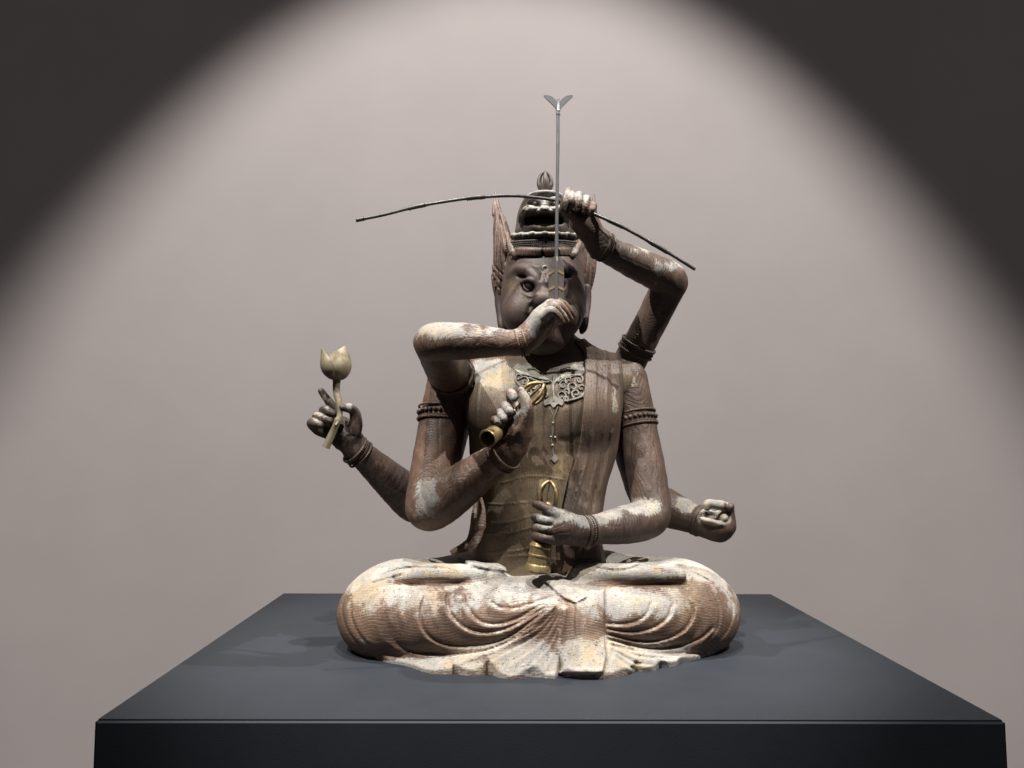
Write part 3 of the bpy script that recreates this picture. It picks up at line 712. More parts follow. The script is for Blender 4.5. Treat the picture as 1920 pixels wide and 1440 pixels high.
# main arm with the bell
def h_bell(g):
    if g is None: return [(990, 940, 1.30), (1040, 1040, 1.3), (990, 1010, 1.33)]
    g.chain([P(1094, 996, 1.335), P(1074, 993, 1.322), P(1052, 988, 1.310), P(1040, 990, 1.308)], [R(25, 1.33), R(29, 1.32), R(32, 1.31), R(29, 1.31)], .012, flat=(np.array([0., 1, 0]), .78))
    fing(g, [(1050, 968, 1.305), (1034, 960, 1.298), (1018, 951, 1.298), (1005, 946, 1.304)], [13, 11.5, 10, 7.5], .006)
    for y0, y1 in ((977, 970), (993, 989), (1010, 1004)):
        fing(g, [(1046, y0 + 2, 1.310), (1026, y0 - 1, 1.294), (1008, y1, 1.302), (1004, y1 + 1, 1.322), (1018, y1 + 6, 1.338)], [11.5, 10.0, 8.6, 8, 7], .0016)
    g.band(1.33, .012)
    g.line([(1008, 980), (1026, 984), (1036, 984)], -2.2, 2.0, .12); g.line([(1008, 997), (1026, 1002), (1036, 1003)], -2.2, 2.0, .12)
    g.line([(1012, 956), (1022, 966), (1032, 968)], -2.0, 2.0, .12)
arm([(1178, 712, 1.50, 36), (1184, 745, 1.497, 37), (1196, 800, 1.487, 35), (1207, 860, 1.47, 36.5), (1217, 920, 1.45, 36.5), (1221, 962, 1.432, 36.5), (1206, 976, 1.415, 36.5), (1170, 984, 1.388, 35), (1130, 991, 1.358, 29), (1092, 996, 1.335, 25)],
    h_bell, M_ARM2, .0018, [(1205, 950, (46, 20), .5), (1130, 975, (50, 14), .35), (1185, 720, (14, 30), .3), (1050, 965, (40, 14), .35), (1030, 985, (30, 30), .2), (1095, 985, (16, 22), .4)], .20,
    [((1099, 995.5, 1.338, 25.5, 16), (-30, 3, -.018))], ((1195, 787, 1.489, 35, 24), (11, 58, -.012)), cracks=[([(1183, 812), (1184, 860), (1190, 925)], -.9), ([(1215, 700), (1222, 760)], -.6), ([(1120, 985), (1170, 988)], -.7)])

# rear arm with the lotus bud
def h_lotus(g):
    if g is None: return [(575, 740, 1.40), (600, 725, 1.42), (640, 860, 1.45)]
    g.chain([P(668, 845, 1.452), P(660, 828, 1.450), P(650, 812, 1.450), P(640, 800, 1.452)], [R(23, 1.45), R(24, 1.45), R(25, 1.45), R(20, 1.45)], .010)
    g.chain([P(640, 828, 1.456), P(622, 812, 1.456), P(618, 800, 1.456)], [R(16, 1.45), R(15, 1.45), R(13, 1.45)], .010)
    fing(g, [(660, 820, 1.438), (667, 798, 1.430), (665, 774, 1.424), (656, 766, 1.417), (642, 764, 1.412)], [15, 13, 10, 9, 6.5], .006)
    fing(g, [(634, 800, 1.456), (630, 775, 1.452), (618, 755, 1.448), (602, 733, 1.444)], [10, 8.8, 8, 6], .003)
    for m_, j, t in (((626, 800), (604, 769), (626, 776)), ((618, 806), (591, 782), (620, 789)), ((614, 814), (581, 793), (601, 797))):
        fing(g, [(m_[0], m_[1], 1.456), ((m_[0] + j[0]) / 2 - 3, (m_[1] + j[1]) / 2 + 2, 1.452), (j[0] + 3, j[1], 1.436), ((j[0] + t[0]) / 2, (j[1] + t[1]) / 2 - 1, 1.422), (t[0], t[1], 1.418)], [10, 9.5, 9, 8.6, 7.2], .0012)
    g.band(1.45, .012)
    g.line([(640, 835), (652, 818), (668, 818)], -1.4, 2, .15)
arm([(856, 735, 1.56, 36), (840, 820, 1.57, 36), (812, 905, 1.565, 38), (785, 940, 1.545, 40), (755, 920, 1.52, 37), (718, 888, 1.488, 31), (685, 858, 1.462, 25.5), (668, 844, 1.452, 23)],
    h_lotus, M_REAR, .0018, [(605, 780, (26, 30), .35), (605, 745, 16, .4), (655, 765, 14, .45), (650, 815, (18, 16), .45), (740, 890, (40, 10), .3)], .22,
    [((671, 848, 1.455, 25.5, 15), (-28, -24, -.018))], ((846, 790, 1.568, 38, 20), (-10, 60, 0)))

# rear arm with the empty broken hand
def h_broken(g):
    if g is None: return [(1385, 930, 1.47), (1385, 1025, 1.52)]
    g.chain([P(1318, 980, 1.505), P(1338, 988, 1.503), P(1350, 986, 1.505)], [R(24, 1.5), R(26, 1.5), R(27, 1.5)], .012)
    g.chain([P(1364, 958, 1.508), P(1364, 985, 1.508), P(1350, 1000, 1.505)], [R(13, 1.5), R(14, 1.5), R(14, 1.5)], .012)
    g.ell(P(1342, 965, 1.475), (R(20, 1.48), .022, R(13, 1.48)), .004, True)
    fing(g, [(1366, 953, 1.503), (1358, 950, 1.488), (1342, 946, 1.478), (1327, 945, 1.476), (1326, 951, 1.476)], [10, 9.5, 9, 8, 7], .002)
    g.chain([P(1366, 955, 1.497), P(1369, 950, 1.482)], [R(8, 1.5), R(8, 1.5)], .001)
    g.chain([P(1362, 975, 1.50), P(1357, 971, 1.484)], [R(10, 1.5), R(8.5, 1.5)], .001)
    fing(g, [(1364, 992, 1.498), (1358, 986, 1.484), (1338, 979, 1.474), (1316, 974, 1.472)], [8, 6.2, 5.4, 4.4], .0015)
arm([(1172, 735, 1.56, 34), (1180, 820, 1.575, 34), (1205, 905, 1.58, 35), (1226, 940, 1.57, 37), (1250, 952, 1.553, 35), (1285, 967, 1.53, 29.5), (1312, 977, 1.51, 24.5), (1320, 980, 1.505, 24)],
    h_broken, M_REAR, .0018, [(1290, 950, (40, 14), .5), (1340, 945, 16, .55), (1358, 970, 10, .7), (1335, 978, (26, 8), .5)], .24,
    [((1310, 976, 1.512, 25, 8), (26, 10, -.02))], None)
print('arms', round(time.time() - T0, 1))

# ---- head
HY = 1.475
def head():
    g = Grid(P(1018, 560, HY) + [-.115, -.175, -.125], P(1018, 560, HY) + [.115, .135, .145], .0014)
    g.ell(P(1018, 540, 1.455), (R(79, 1.44), .098, R(92, 1.44)), .0)
    g.ell(P(1018, 585, 1.435), (R(76, 1.43), .082, R(68, 1.43)), .03)
    g.ell(P(1018, 636, 1.405), (R(42, 1.40), .040, R(30, 1.40)), .03)       # chin
    g.ell(P(975, 590, 1.395), (R(30, 1.39), .034, R(34, 1.39)), .02); g.ell(P(1061, 590, 1.395), (R(30, 1.39), .034, R(34, 1.39)), .02)   # cheeks
    for s_ in (-1, 1):
        # brow mass, drawn down to the nose
        br = [(1018 + s_ * q, y, Y) for q, y, Y in ((58, 514, 1.404), (46, 505, 1.384), (30, 506, 1.368), (15, 519, 1.356), (6, 531, 1.352))]
        c = catmull([list(P(*q)) + [r] for q, r in zip(br, [.006, .0085, .010, .0105, .010])], 4); g.chain([q[:3] for q in c], [q[3] for q in c], .009)
        g.ell(P(1018 + s_ * 23, 535, 1.364), (R(18, 1.37), .013, R(14, 1.37)), .005, True)      # socket
        g.ell(P(1018 + s_ * 38, 518, 1.372), (R(17, 1.37), .0065, R(3.4, 1.37)), .004, True)
    for s_ in (-1, 1):
        c = catmull([list(P(1018 + s_ * q, y, Y)) + [r] for q, y, Y, r in ((40, 529, 1.368, .0030), (30, 524.5, 1.356, .0042), (19, 526, 1.349, .0046), (9, 535, 1.350, .0040))], 4); g.chain([q[:3] for q in c], [q[3] for q in c], .003)
    g.chain([P(1018, 528, 1.368), P(1018, 548, 1.352), P(1018, 562, 1.340)], [.011, .0135, .0175], .008)   # nose
    for s_ in (-1, 1): g.ell(P(1018 + s_ * 15, 567, 1.350), (R(9, 1.35), .010, R(8.5, 1.35)), .004)
    for s_ in (-1, 1): g.ell(P(1018 + s_ * 11, 574, 1.338), (R(4, 1.35), .006, R(2.6, 1.35)), .002, True)
    g.chain([P(990, 588, 1.366), P(1004, 582, 1.356), P(1018, 580, 1.352), P(1032, 582, 1.356), P(1046, 588, 1.366)], [.006, .0085, .009, .0085, .006], .006)   # upper lip
    g.chain([P(994, 604, 1.370), P(1018, 610, 1.358), P(1042, 604, 1.370)], [.006, .009, .006], .006)
    g.chain([P(991, 593, 1.355), P(1018, 594, 1.345), P(1045, 593, 1.355)], [.004, .006, .004], .002, True)
    g.band(1.47, .02)
    for s_ in (-1, 1):
        X = lambda q: 1018 + s_ * q
        g.line([(X(17), 566), (X(24), 578), (X(28), 592), (X(26), 606)], -2.2, 4.5, .2)
        g.line([(X(24), 562), (X(32), 575), (X(36), 590)], .9, 5.0, .2)
        g.line([(X(8), 545), (X(14), 552), (X(24), 556), (X(36), 550)], 1.8, 2.4, .2)
        g.line([(X(50), 517), (X(40), 519), (X(30), 520)], -2.0, 2.4, .2)
        g.line([(X(3), 515), (X(5), 526)], -1.6, 2.0)
    g.line([(974, 480), (973, 500)], -.7, .8, .2); g.line([(981, 548), (981, 590)], -.5, .8, .2)
    # ears with long lobes
    for s_, ex in ((-1, 940), (1, 1096)):
        c = catmull([list(P(ex + s_ * 2, 540, 1.475)) + [.011], list(P(ex + s_ * 4, 565, 1.475)) + [.009], list(P(ex + s_ * 2, 590, 1.47)) + [.0075], list(P(ex - s_ * 2, 612, 1.465)) + [.0085], list(P(ex - s_ * 5, 622, 1.463)) + [.005]], 5)
        g.chain([q[:3] for q in c], [q[3] for q in c], .006)
    me = g.mesh('head')
    attr(me, 'gesso', splat(me, [(1022, 500, 12, .35), (985, 505, (18, 6), .2), (1015, 560, (12, 10), .15), (935, 612, 8, .35)], .12)); attr(me, 'gild', splat(me, [(965, 540, 12, .25), (980, 555, 10, .2)]))
    o = link('head', me, M_HEAD, STATUE)
    for s_ in (-1, 1):     # staring inlaid eyes with a lid rim
        c = P(1018 + s_ * 23, 536, 1.3665); mb = MB(); a = s_ * .55
        M = np.array([[math.cos(a), 0, -math.sin(a)], [0, 1, 0], [math.sin(a), 0, math.cos(a)]]) @ np.diag([1, 1, 1])
        mb.ball(c, (R(12, 1.37), .0135, R(10, 1.37)), 20, 12, M); mb.build('eye', M_EYE, o)
        mb = MB(); mb.tube([c + M @ np.array([R(13.6, 1.37) * math.cos(t), -.0050 + .004 * abs(math.cos(t)), R(11.6, 1.37) * math.sin(t)]) for t in np.linspace(0, 2 * math.pi, 28, endpoint=False)], .0021, 8, closed=True)
        mb.build('eyelid', M_HEAD, o)
    hb = BVHTree.FromPolygons([Vector(v) for v in verts(me)], [tuple(p.vertices) for p in me.polygons]); dv = Vector(P(1022, 502, 1.4) - CAM).normalized(); fm = np.array(hb.ray_cast(Vector(CAM), dv)[0] - dv * .0006)
    mb = MB(); mb.ring(fm, [0, 1, .25], R(3.6, 1.37), R(1.3, 1.37), 14, 6, 1.3, [1, 0, 0]); mb.build('forehead_mark', M_PIG, o)
    # hair: swept up in flames at both sides, combed cap
    g = Grid(P(1018, 480, HY) + [-.135, -.13, -.125], P(1018, 480, HY) + [.135, .16, .145], .0015)
    g.ell(P(1018, 508, 1.505), (R(84, 1.5), .115, R(84, 1.5)), 0)
    def lock(pts, rad, k=.006, flat=None):
        c = catmull([list(P(x, y, Y)) + [R(r, Y)] for (x, y, Y), r in zip(pts, rad)], 5); g.chain([q[:3] for q in c], [q[3] for q in c], k, flat=flat)
    fd = (np.array([0., 1, 0]), .8)
    lock([(944, 585, 1.485), (938, 550, 1.475), (937, 515, 1.47), (941, 475, 1.47), (937, 430, 1.475), (931, 392, 1.48), (929, 360, 1.485)], [6, 12.5, 17, 20, 15, 8.5, 1.5])
    lock([(962, 476, 1.44), (952, 462, 1.452), (946, 440, 1.465), (940, 410, 1.475)], [10, 13, 12, 8], .004)
    lock([(1094, 560, 1.485), (1098, 530, 1.48), (1100, 495, 1.48), (1104, 450, 1.485), (1110, 410, 1.49), (1114, 364, 1.495)], [9, 15, 19, 15, 9, 1.5])
    lock([(1074, 480, 1.44), (1084, 466, 1.452), (1092, 448, 1.47)], [9, 11, 10], .004)
    lock([(950, 440, 1.420), (956, 459, 1.402), (965, 477, 1.394), (970, 484, 1.398)], [5, 7, 6.5, 4], .002)
    lock([(1090, 448, 1.420), (1083, 464, 1.402), (1074, 478, 1.394), (1068, 484, 1.398)], [5, 7, 6.5, 4], .002)
    for s_ in (-1, 1):      # combed roll along the brow
        for k in range(16):
            q = 2 + k * 3.75
            Y = 1.362 + .0000125 * q * q
            fing(g, [(1018 + s_ * q, 470 - .0012 * q * q, Y + .012), (1018 + s_ * (q + 2), 468 - .0008 * q * q, Y), (1018 + s_ * (q + 4.5), 477, Y + .003)], [4.2, 4.0, 3.2], .0003)
    g.band(1.50, .02)
    for l in ([(929, 365), (927, 420), (925, 480), (935, 530)], [(931, 372), (933, 420), (932, 480), (938, 520), (946, 545)], [(933, 385), (939, 430), (940, 480), (944, 515)], [(935, 400), (945, 440), (950, 470), (948, 500)], [(921, 440), (920, 490), (930, 545), (940, 575)], [(925, 400), (922, 450), (924, 500)],
              [(1112, 372), (1108, 430), (1104, 500), (1098, 550)], [(1114, 400), (1112, 450), (1110, 520), (1103, 552)], [(1106, 420), (1100, 470), (1096, 520)]):
        g.line(l, -3.2, 1.7, .1)
    for y in (505, 520, 535, 550): g.line([(922 + (y - 505) * .2, y - 14), (932, y), (946, y + 12)], -3.0, 1.8, .1)
    me = g.mesh('hair')
    attr(me, 'gesso', splat(me, [(960, 470, 10, .4), (930, 380, (10, 30), .2), (1080, 470, 8, .4)], .14)); attr(me, 'gild', np.zeros(len(me.vertices)))
    link('hair', me, M_HAIR, o)
    return o
HEAD = head()
print('head', round(time.time() - T0, 1))

# ---- beast-faced crown
def crown():
    CX = 1021
    g = Grid(P(CX, 400, 1.45) + [-.085, -.105, -.075], P(CX, 400, 1.45) + [.085, .105, .075], .0012)
    g.ell(P(CX, 414, 1.465), (R(54, 1.45), .070, R(51, 1.45)), 0)
    g.ell(P(CX, 440, 1.46), (R(57, 1.45), .072, R(36, 1.45)), .015)
    X = lambda q, s_: CX + s_ * q
    g.ell(P(CX, 374, 1.435), (R(36, 1.43), .046, R(10, 1.43)), .018)                   # flat brow plate
    g.ell(P(CX, 400, 1.404), (R(44, 1.40), .027, R(16, 1.40)), .012)                       # muzzle
    for s_ in (-1, 1):
        c = catmull([list(P(X(6, s_), 398, 1.380)) + [.005], list(P(X(16, s_), 395, 1.372)) + [.0065], list(P(X(29, s_), 392, 1.379)) + [.0072], list(P(X(39, s_), 399, 1.394)) + [.0070], list(P(X(44, s_), 412, 1.410)) + [.006], list(P(X(43, s_), 422, 1.414)) + [.005]], 5)
        g.chain([q[:3] for q in c], [q[3] for q in c], .003)
        g.ell(P(X(16, s_), 383, 1.396), (R(9, 1.39), .009, R(6.5, 1.39)), .003, True)
        c = catmull([list(P(X(30, s_), 379, 1.41)) + [.003], list(P(X(22, s_), 374, 1.390)) + [.0056], list(P(X(10, s_), 377, 1.380)) + [.0056], list(P(X(4, s_), 383, 1.378)) + [.004]], 4)
        g.chain([q[:3] for q in c], [q[3] for q in c], .003)
    g.chain([P(CX, 381, 1.388), P(CX, 390, 1.370)], [.006, .008], .005)
    g.ell(P(CX, 394, 1.364), (R(13, 1.37), .0105, R(7.5, 1.37)), .003)                       # nose
    for s_ in (-1, 1): g.ell(P(X(11, s_), 397, 1.362), (R(5.5, 1.37), .007, R(5, 1.37)), .002)
    g.box(P(CX, 411, 1.395), (R(36, 1.39), .034, R(10, 1.39)), .007, .004, True)          # open mouth
    g.chain([P(X(36, -1), 424, 1.418), P(X(18, -1), 426, 1.392), P(CX, 427, 1.386), P(X(18, 1), 426, 1.392), P(X(36, 1), 424, 1.418)], [.004, .0048, .005, .0048, .004], .003)   # lower lip
    # ruffled shelf under the jaw
    for k in range(-6, 7):
        a = k / 6 * 1.15
        g.ell(P(CX + 62 * math.sin(a), 441 + 5 * (1 - math.cos(a)) + (1.5 if k % 2 else 0), 1.455 - .083 * math.cos(a)), (R(9, 1.4), .016, R(6.5, 1.4)), .004)
    g.band(1.45, .015)
    for s_ in (-1, 1):
        for l in ([(X(44, s_), 380), (X(50, s_), 405), (X(52, s_), 432)], [(X(38, s_), 378), (X(45, s_), 400), (X(48, s_), 430)], [(X(47, s_), 405), (X(43, s_), 420), (X(46, s_), 432)]): g.line(l, -1.4, 1.4, .15)
        g.line([(X(30, s_), 386), (X(36, s_), 393), (X(46, s_), 404)], -1.6, 1.6, .15)
    me = g.mesh('crown')
    attr(me, 'gesso', splat(me, [(1000, 438, (50, 5), .4), (995, 392, (18, 5), .6), (1046, 392, (18, 5), .6), (1021, 390, (10, 5), .4), (1020, 366, (40, 5), .35)], .55)); attr(me, 'gild', splat(me, [(1021, 425, (14, 5), .4)]))  # crown tops paled strongly, part of it overhead light put into the colour
    o = link('crown', me, M_CROWN, STATUE)
    for s_ in (-1, 1):
        MB().ball(P(X(15.5, s_), 383, 1.3855), R(7.2, 1.39), 16, 10).build('beast_eye', M_EYE, o)
    # beaded headband, two strings between rolled edges
    mb = MB()
    def bandpt(a, y): return P(CX - 3 + 78 * math.sin(a), y + 10 * (1 - math.cos(a)), 1.452 - .085 * math.cos(a))
    AA = np.linspace(-1.08, 1.08, 40)
    for y, r in ((450.5, 1.8), (466, 1.6), (458, 1.0)): mb.tube([bandpt(a, y) for a in AA], R(r, 1.37), 8)
    for y in (454.5, 462):
        for a in np.linspace(-1.07, 1.07, 44): mb.ball(bandpt(a, y), R(1.9, 1.37), 6, 4)
    mb.slab([bandpt(a, 449) for a in AA] + [bandpt(a, 467) for a in AA[::-1]], [0, 1, 0], .004)
    mb.build('headband', M_CROWN, o)
    # thunderbolt finial: cup and four closed prongs round a spike
    mb = MB(); c0 = P(1022, 364, 1.46); c1 = P(1022, 317, 1.46); Lz = c1[2] - c0[2]
    up = np.array([0, 0, 1.0])
    cm = P(1022, 339.5, 1.46); u_ = np.array([1.0, 0, 0]); v_ = np.array([0, 1.0, 0])
    for ax_ in (u_, v_):
        mb.tube([cm + R(11.3, 1.46) * math.sin(a) * ax_ * (1 - .10 * math.cos(a)) + up * R(17.5, 1.46) * math.cos(a) for a in np.linspace(0, 2 * math.pi, 32, endpoint=False)], [R(4.6 - 1.9 * math.cos(a), 1.46) for a in np.linspace(0, 2 * math.pi, 32, endpoint=False)], 10, closed=True)
    mb.lathe(P(1022, 367, 1.46), P(1022, 350, 1.46), [(0, R(6, 1.46)), (.3, R(9, 1.46)), (.65, R(12.5, 1.46)), (1, R(14, 1.46)), (.9, R(9, 1.46))], 24)
    mb.lathe(c0 + up * Lz * .24, c0 + up * Lz * .95, [(0, R(5, 1.46)), (.12, R(5, 1.46)), (.2, R(3.2, 1.46)), (.6, R(2.4, 1.46)), (1, R(.6, 1.46))], 10)
    mb.build('finial', M_CROWN, o)
    return o
crown()

# ---- openwork breast ornament lying on the chest
dg = bpy.context.evaluated_depsgraph_get()
tv = verts(TORSO.data); tf = [tuple(p.vertices) for p in TORSO.data.polygons]
BV = BVHTree.FromPolygons([Vector(v) for v in tv], tf)
def on(px, py, lift=.0015):
    d = Vector(P(px, py, 1.5) - CAM).normalized(); h = BV.ray_cast(Vector(CAM), d)
    return np.array(h[0] - d * lift) if h[0] is not None else P(px, py, 1.41)
def ornament():
    r1 = R(1.9, 1.40); par = None
    def scroll(mb, cx, cy, r, a0, turns, s_, w_=1.9):
        pts = []
        for t in np.linspace(0, 1, 18):
            a = a0 + s_ * turns * 2 * math.pi * t; q = r * (1 - .72 * t)
            pts.append(on(cx + q * math.cos(a), cy + q * math.sin(a), .0022))
        mb.tube(pts, [R(w_ * (1 - .35 * t), 1.4) for t in np.linspace(0, 1, 18)], 7)
        mb.ball(pts[-1], R(w_ * 1.1, 1.4), 8, 5)
    mb = MB(); CXo = 1038
    def leaf(poly):
        pts = catmull(list(poly) + [poly[0]], 4)[:-1]
        mb.slab([on(x, y, .0032) for x, y in pts], [0, 1, 0], .0026)
    # two flat wings with a raised eye, and a notched middle
    leaf([(962, 690), (970, 682), (980, 685), (990, 681), (1008, 690), (1026, 706), (1030, 712), (1012, 710), (992, 704), (975, 700)])
    leaf([(1050, 704), (1062, 692), (1076, 682), (1090, 684), (1097, 694), (1092, 702), (1074, 706), (1056, 710)])
    leaf([(1024, 700), (1031, 698), (1038, 702), (1045, 697), (1052, 702), (1048, 712), (1038, 716), (1028, 712)])
    for pts in ([(988, 692), (1000, 690), (1012, 698)], [(1050, 694), (1060, 689), (1070, 688)]): mb.tube([on(x, y, .004) for x, y in catmull(pts, 5)], R(1.1, 1.4), 6)
    for (x, y, r, a0, s_) in ((984, 715, 10, -2.6, 1), (972, 708, 7, -.4, -1), (1000, 726, 9, 2.4, 1), (1018, 722, 7, -1.5, -1), (1022, 742, 9, 2.2, 1), (1016, 734, 6, 0, -1), (1056, 722, 9, -.6, -1), (1066, 712, 8, 2.0, 1), (1052, 742, 10, .6, -1), (1074, 726, 10, 2.6, 1), (1086, 712, 9, -2.0, 1), (1090, 728, 8, .8, -1), (1080, 738, 9, 2.0, 1), (1062, 734, 6, 1.0, -1), (1094, 740, 6, -1, 1), (1060, 748, 6, 1, -1), (990, 734, 7, 1.2, -1), (980, 728, 6, 2, 1)):
        scroll(mb, x, y, r, a0, .95, s_)
    for pts in ([(964, 696), (966, 712), (978, 726), (992, 738)], [(1098, 700), (1100, 720), (1092, 742), (1070, 750), (1058, 752)], [(1038, 704), (1037, 730), (1038, 752)], [(1030, 716), (1010, 716), (992, 708)], [(1046, 716), (1062, 706), (1090, 702)]):
        mb.tube([on(x, y, .0022) for x, y in catmull(pts, 5)], R(2.2, 1.4), 7)
    leaf([(1034, 700), (1038, 697), (1042, 701), (1042, 716), (1038, 720), (1034, 716)])
    leaf([(1030, 745), (1038, 740), (1046, 745), (1056, 750), (1054, 760), (1046, 757), (1038, 764), (1031, 757), (1022, 760), (1020, 752)])
    o = mb.build('breast_ornament', M_GREYM, STATUE)
    # thread with beads hanging from it
    mb = MB(); th = [(1030, 764), (1038, 782), (1037, 800), (1036, 815), (1034, 823), (1037, 838), (1037, 848), (1040, 858)]
    mb.tube([on(x, y, .0016) for x, y in catmull(th, 4)], R(.9, 1.4), 6)
    mb.tube([on(x, y, .0016) for x, y in catmull([(1046, 762), (1042, 774), (1038, 784)], 4)], R(.9, 1.4), 6)
    for x, y, r in ((1037, 793, 2.4), (1033, 819, 2), (1041, 820, 2.4), (1036, 835, 2.6)): mb.ball(on(x, y, .002), R(r, 1.4), 8, 6)
    mb.slab([on(x, y, .003) for x, y in ((1041, 852), (1047, 860), (1040, 868), (1033, 860))], [0, 1, 0], .002)
    mb.build('bead_string', M_GREYM, o)
ornament()
print('ornament', round(time.time() - T0, 1))

# ------------------------------------------------------------------ things held in the hands
def prongs(mb, base, tip, rmax, Y, tube=3.0, n=4, rot=.4, stem=True):
    base = np.array(base); tip = np.array(tip); ax = tip - base; t = ax / np.linalg.norm(ax)
    u = np.cross(t, [0, 1, 0]); u /= np.linalg.norm(u); w_ = np.cross(t, u)
    for k in range(n):
        a = rot + 2 * math.pi * k / n; dv = math.cos(a) * u + math.sin(a) * w_
        pr = catmull([(0.0, .55), (.12, .92), (.36, 1.02), (.62, .94), (.83, .64), (.96, .26), (1.0, .05)], 4)
        mb.tube([base + ax * h + dv * r * R(rmax, Y) for h, r in pr], [R(tube * q, Y) for q in np.interp(np.linspace(0, 1, len(pr)), [0, .5, 1], [1.1, 1, .6])], 8)
    if stem: mb.lathe(base, tip, [(0, R(rmax * .5, Y)), (.12, R(rmax * .42, Y)), (.2, R(3, Y)), (.6, R(2.4, Y)), (.97, R(1, Y))], 12)

# lotus
LY = 1.424
t = empty('lotus_bud', tuple(P(612, 838, LY))); tag(t, 'pale gold lotus bud on a bent stem held in the lowest left hand', 'lotus bud')
mb = MB(); pts = catmull([(631.5, 706, LY), (631, 735, LY), (636, 757, LY - .006), (637, 776, LY - .012), (634, 788, LY - .014), (625, 808, LY - .010), (611, 839, LY - .008)], 6)
rr = np.interp(np.linspace(0, 1, len(pts)), [0, .1, .25, .5, .62, .66, .8, 1], [8, 7, 6.4, 5.2, 5.4, 6.6, 6.0, 7.6])
mb.tube([P(*q) for q in pts], [R(q, LY) for q in rr], 14); mb.tube([P(634, 790, LY - .018), P(629, 797, LY - .021), P(626, 795, LY - .024)], [R(2.6, LY), R(2.0, LY), R(.6, LY)], 7)
mb.build('stem', M_LOTUS, t)
def petal(a0, aw, rx, tipx, H, bx, out=1.0, base=(632, 714), lean=0.0):
    V = []; nu, nv = 14, 18; b = P(base[0], base[1], LY); s_ = LY / F
    for thick in (0, 1):
        for i in range(nv + 1):
            v = i / nv
            rad = rx * (math.sin(math.pi * min(v, 1) ** .72 * .93) ** .85) * out + 3.0 * (1 - v)
            wid = aw * (1 if v < .45 else math.cos((v - .45) / .55 * math.pi / 2) ** .75)
            for j in range(nu + 1):
                a = a0 + wid * (j / nu * 2 - 1); q = (rad - thick * 1.4) * s_
                V.append(b + np.array([q * math.sin(a) + lean * v * v * s_ + tipx * v ** 3 * s_, -q * math.cos(a), v * H * s_]))
    n1 = (nu + 1) * (nv + 1); Fc = []
    idx = lambda k, i, j: k * n1 + i * (nu + 1) + j
    for i in range(nv):
        for j in range(nu):
            Fc.append((idx(0, i, j), idx(0, i, j + 1), idx(0, i + 1, j + 1), idx(0, i + 1, j))); Fc.append((idx(1, i, j), idx(1, i + 1, j), idx(1, i + 1, j + 1), idx(1, i, j + 1)))
        Fc.append((idx(0, i, 0), idx(0, i + 1, 0), idx(1, i + 1, 0), idx(1, i, 0))); Fc.append((idx(0, i, nu), idx(1, i, nu), idx(1, i + 1, nu), idx(0, i + 1, nu)))
    for j in range(nu): Fc.append((idx(0, nv, j), idx(0, nv, j + 1), idx(1, nv, j + 1), idx(1, nv, j)))
    m = MB(); m.add(V, Fc); return m.build('petal', M_LOTUS, t, sharp=70)
petal(.85, 2.1, 24, 9, 66, 0)
petal(-.85, .80, 26, -24, 63, 0, 1.06)
petal(3.3, 1.4, 21, 0, 46, 0)

# arrow
AY = 1.224
t = empty('arrow', tuple(P(1043, 600, AY))); tag(t, 'upright grey arrow with forked head and banded vanes before the face', 'arrow')
MB().tube([P(x, y, AY) for x, y in ((1043, 600), (1043.5, 480), (1044.5, 370), (1046, 280), (1046.5, 208))], [R(3.3, AY)] * 5, 12).build('shaft', M_STEEL, t)
mb = MB()
for s_ in (-1, 1):
    ol = catmull([(1047, 210), (1047 + s_ * 8, 199), (1047 + s_ * 15, 192), (1047 + s_ * 27, 180), (1047 + s_ * 24, 178), (1047 + s_ * 14, 180), (1047 + s_ * 6, 186), (1047, 194)], 3)
    mb.slab([P(x, y, AY - .0016) for x, y in ol], [0, 1, 0], .0032)
mb.lathe(P(1046.5, 216, AY), P(1047, 186, AY), [(0, R(4, AY)), (.1, R(4.2, AY)), (.14, R(3.2, AY)), (.22, R(3.2, AY)), (.26, R(4, AY)), (.32, R(3.2, AY)), (1, R(2.2, AY))], 12)
mb.build('arrowhead', M_STEEL, t, sharp=30)
for k, (dx, dy_) in enumerate(((-1, 0), (1, 0), (0, -1))):
    ol = [(0, 590), (14.5, 588), (14.5, 492), (11, 485), (5, 482), (0, 478)]
    if dy_: poly = [P(1043, y, AY) + np.array([0, -R(x * .75, AY), 0]) for x, y in ol]; nr = [1, 0, 0]
    else: poly = [P(1043 + dx * x, y, AY) for x, y in ol]; nr = [0, 1, 0]
    m = MB().slab(poly, nr, .0016); v = m.build('vane', M_VANE, t, smooth=False)
    if not dy_:
        for y in (508, 538, 567):
            MB().slab([P(1043 + dx * 3.5, y - 3, AY) - np.array([0, .0006, 0]), P(1043 + dx * 14, y + 3, AY) - np.array([0, .0006, 0]), P(1043 + dx * 14, y + 8, AY) - np.array([0, .0006, 0]), P(1043 + dx * 3.5, y + 2, AY) - np.array([0, .0006, 0])], [0, 1, 0], .0028).build('chevron', M_CHEV, v, smooth=False)

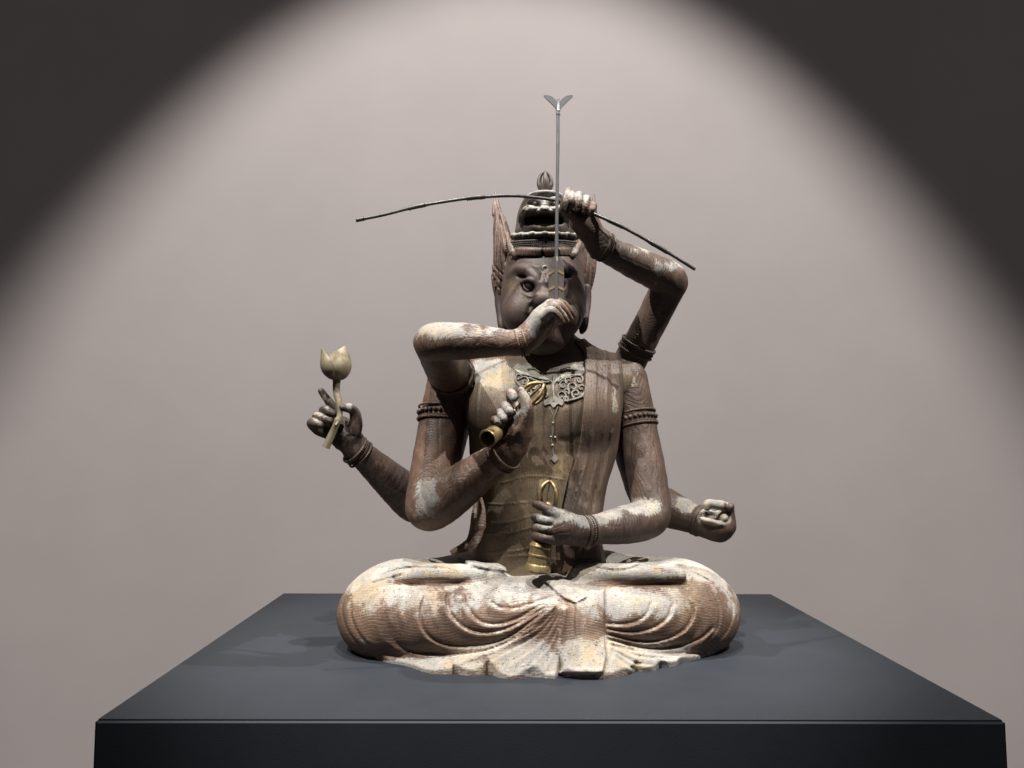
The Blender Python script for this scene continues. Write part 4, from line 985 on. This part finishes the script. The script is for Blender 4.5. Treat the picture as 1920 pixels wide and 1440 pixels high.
# bow
t = empty('bow', tuple(P(1085, 388, 1.297))); tag(t, 'long thin dark curved bow gripped above the crown', 'bow')
bp_ = [(667, 413, 1.25), (720, 402.5, 1.255), (785, 386.5, 1.262), (860, 374, 1.272), (910, 369, 1.279), (960, 367, 1.286), (1000, 370, 1.291), (1043, 376, 1.2955), (1085, 389, 1.2975), (1115, 402, 1.303), (1160, 422, 1.315), (1205, 446, 1.33), (1255, 475, 1.345), (1303, 505, 1.36)]
c = catmull(bp_, 8)
def bowr(x):
    r = 3.2
    for a, b_ in ((768, 795), (876, 908), (1142, 1166), (1218, 1250)):
        if a - 2 < x < b_ + 2: r += 1.3 * min(1, (x - a + 2) / 4, (b_ + 2 - x) / 4) * (1.25 if min(x - a, b_ - x) < 6 else .9)
    if x < 682: r += .9
    return r
MB().tube([P(*q) for q in c], [R(bowr(q[0]), q[2]) for q in c], 14).build('stave', M_BOW, t)
for x, y, Y in ((768, 391, 1.26), (796, 384, 1.263), (876, 372.5, 1.274), (908, 369.2, 1.2787), (1142, 413.5, 1.31), (1166, 424.8, 1.317), (1218, 453, 1.333), (1250, 472, 1.3435), (682, 410, 1.251)):
    MB().ring(P(x, y, Y), P(x + 5, y + (-1 if x < 1000 else 2.7), Y + .001) - P(x, y, Y), R(4.2, Y), R(.75, Y), 20, 6).build('binding', M_BOW, t)

# sceptre in the chest hand
VY = 1.3280
t = empty('ritual_sceptre', tuple(P(915, 820, VY))); tag(t, 'gilt bronze pronged sceptre held diagonally against the chest', 'sceptre')
b0, b1 = P(982, 754, 1.3320), P(1019, 720, 1.3140)
mb = MB(); prongs(mb, b0 + (b1 - b0) * .12, b1, 22, 1.3200, 3.6, 4, .6); mb.build('prong_cage', M_GOLD, t)
h0 = P(936, 806, 1.3320)
MB().lathe(h0, b0 + (b1 - b0) * .25, [(0, R(6, VY)), (.08, R(7.5, VY)), (.14, R(5.5, VY)), (.4, R(6, VY)), (.5, R(8.5, VY)), (.6, R(6, VY)), (.86, R(6.5, VY)), (.92, R(11, VY)), (.99, R(14, VY)), (1, R(10, VY))], 20).build('grip', M_GOLD, t)
c0 = P(940, 804, 1.338); c1 = P(913, 823, 1.292)
MB().lathe(c0, c1, [(0, R(6, VY)), (.12, R(9, VY)), (.3, R(12.5, VY)), (.45, R(15, VY)), (.5, R(16.4, VY)), (.58, R(15.4, VY)), (.86, R(16.4, VY)), (.94, R(17.8, VY)), (1, R(16.8, VY)), (.97, R(13.6, VY)), (.6, R(12.6, VY)), (.3, R(8, VY)), (.28, R(.5, VY))], 28).build('cup', M_GOLD, t)

# bell in the lap hand
BY = 1.315
t = empty('ritual_bell', tuple(P(1009, 1068, BY))); tag(t, 'gilt bronze hand bell with pronged handle standing on the lap', 'bell')
q0, q1 = P(1027, 950, BY), P(1030, 902, BY)
mb = MB(); prongs(mb, q0, q1, 22.5, BY, 3.9, 4, .6); mb.lathe(P(1026, 957, BY), q0, [(0, R(9, BY)), (.4, R(15, BY)), (.8, R(16.5, BY)), (1.3, R(14, BY)), (1.3, R(8, BY))], 22); mb.build('prong_cage', M_GOLD, t)
MB().lathe(P(1016, 1018, BY), P(1026, 955, BY), [(0, R(8, BY)), (.3, R(7, BY)), (.5, R(9, BY)), (.7, R(7, BY)), (1, R(9, BY))], 18).build('grip', M_GOLD, t)
MB().lathe(P(1015.5, 1014, BY), P(1008, 1072, BY), [(-.06, R(7, BY)), (-.02, R(13, BY)), (.06, R(18.5, BY)), (.12, R(20.2, BY)), (.15, R(21.4, BY)), (.19, R(21.4, BY)), (.22, R(20, BY)), (.42, R(20.2, BY)), (.44, R(21.4, BY)), (.49, R(21.4, BY)), (.51, R(20.2, BY)), (.74, R(20.8, BY)), (.77, R(22.5, BY)), (.82, R(23.6, BY)), (.96, R(24.4, BY)), (1, R(23.6, BY))], 32).build('bell_body', M_GOLD, t, sharp=22)

print('done', round(time.time() - T0, 1), sum(len(o.data.polygons) for o in SC.objects if o.type == 'MESH'))
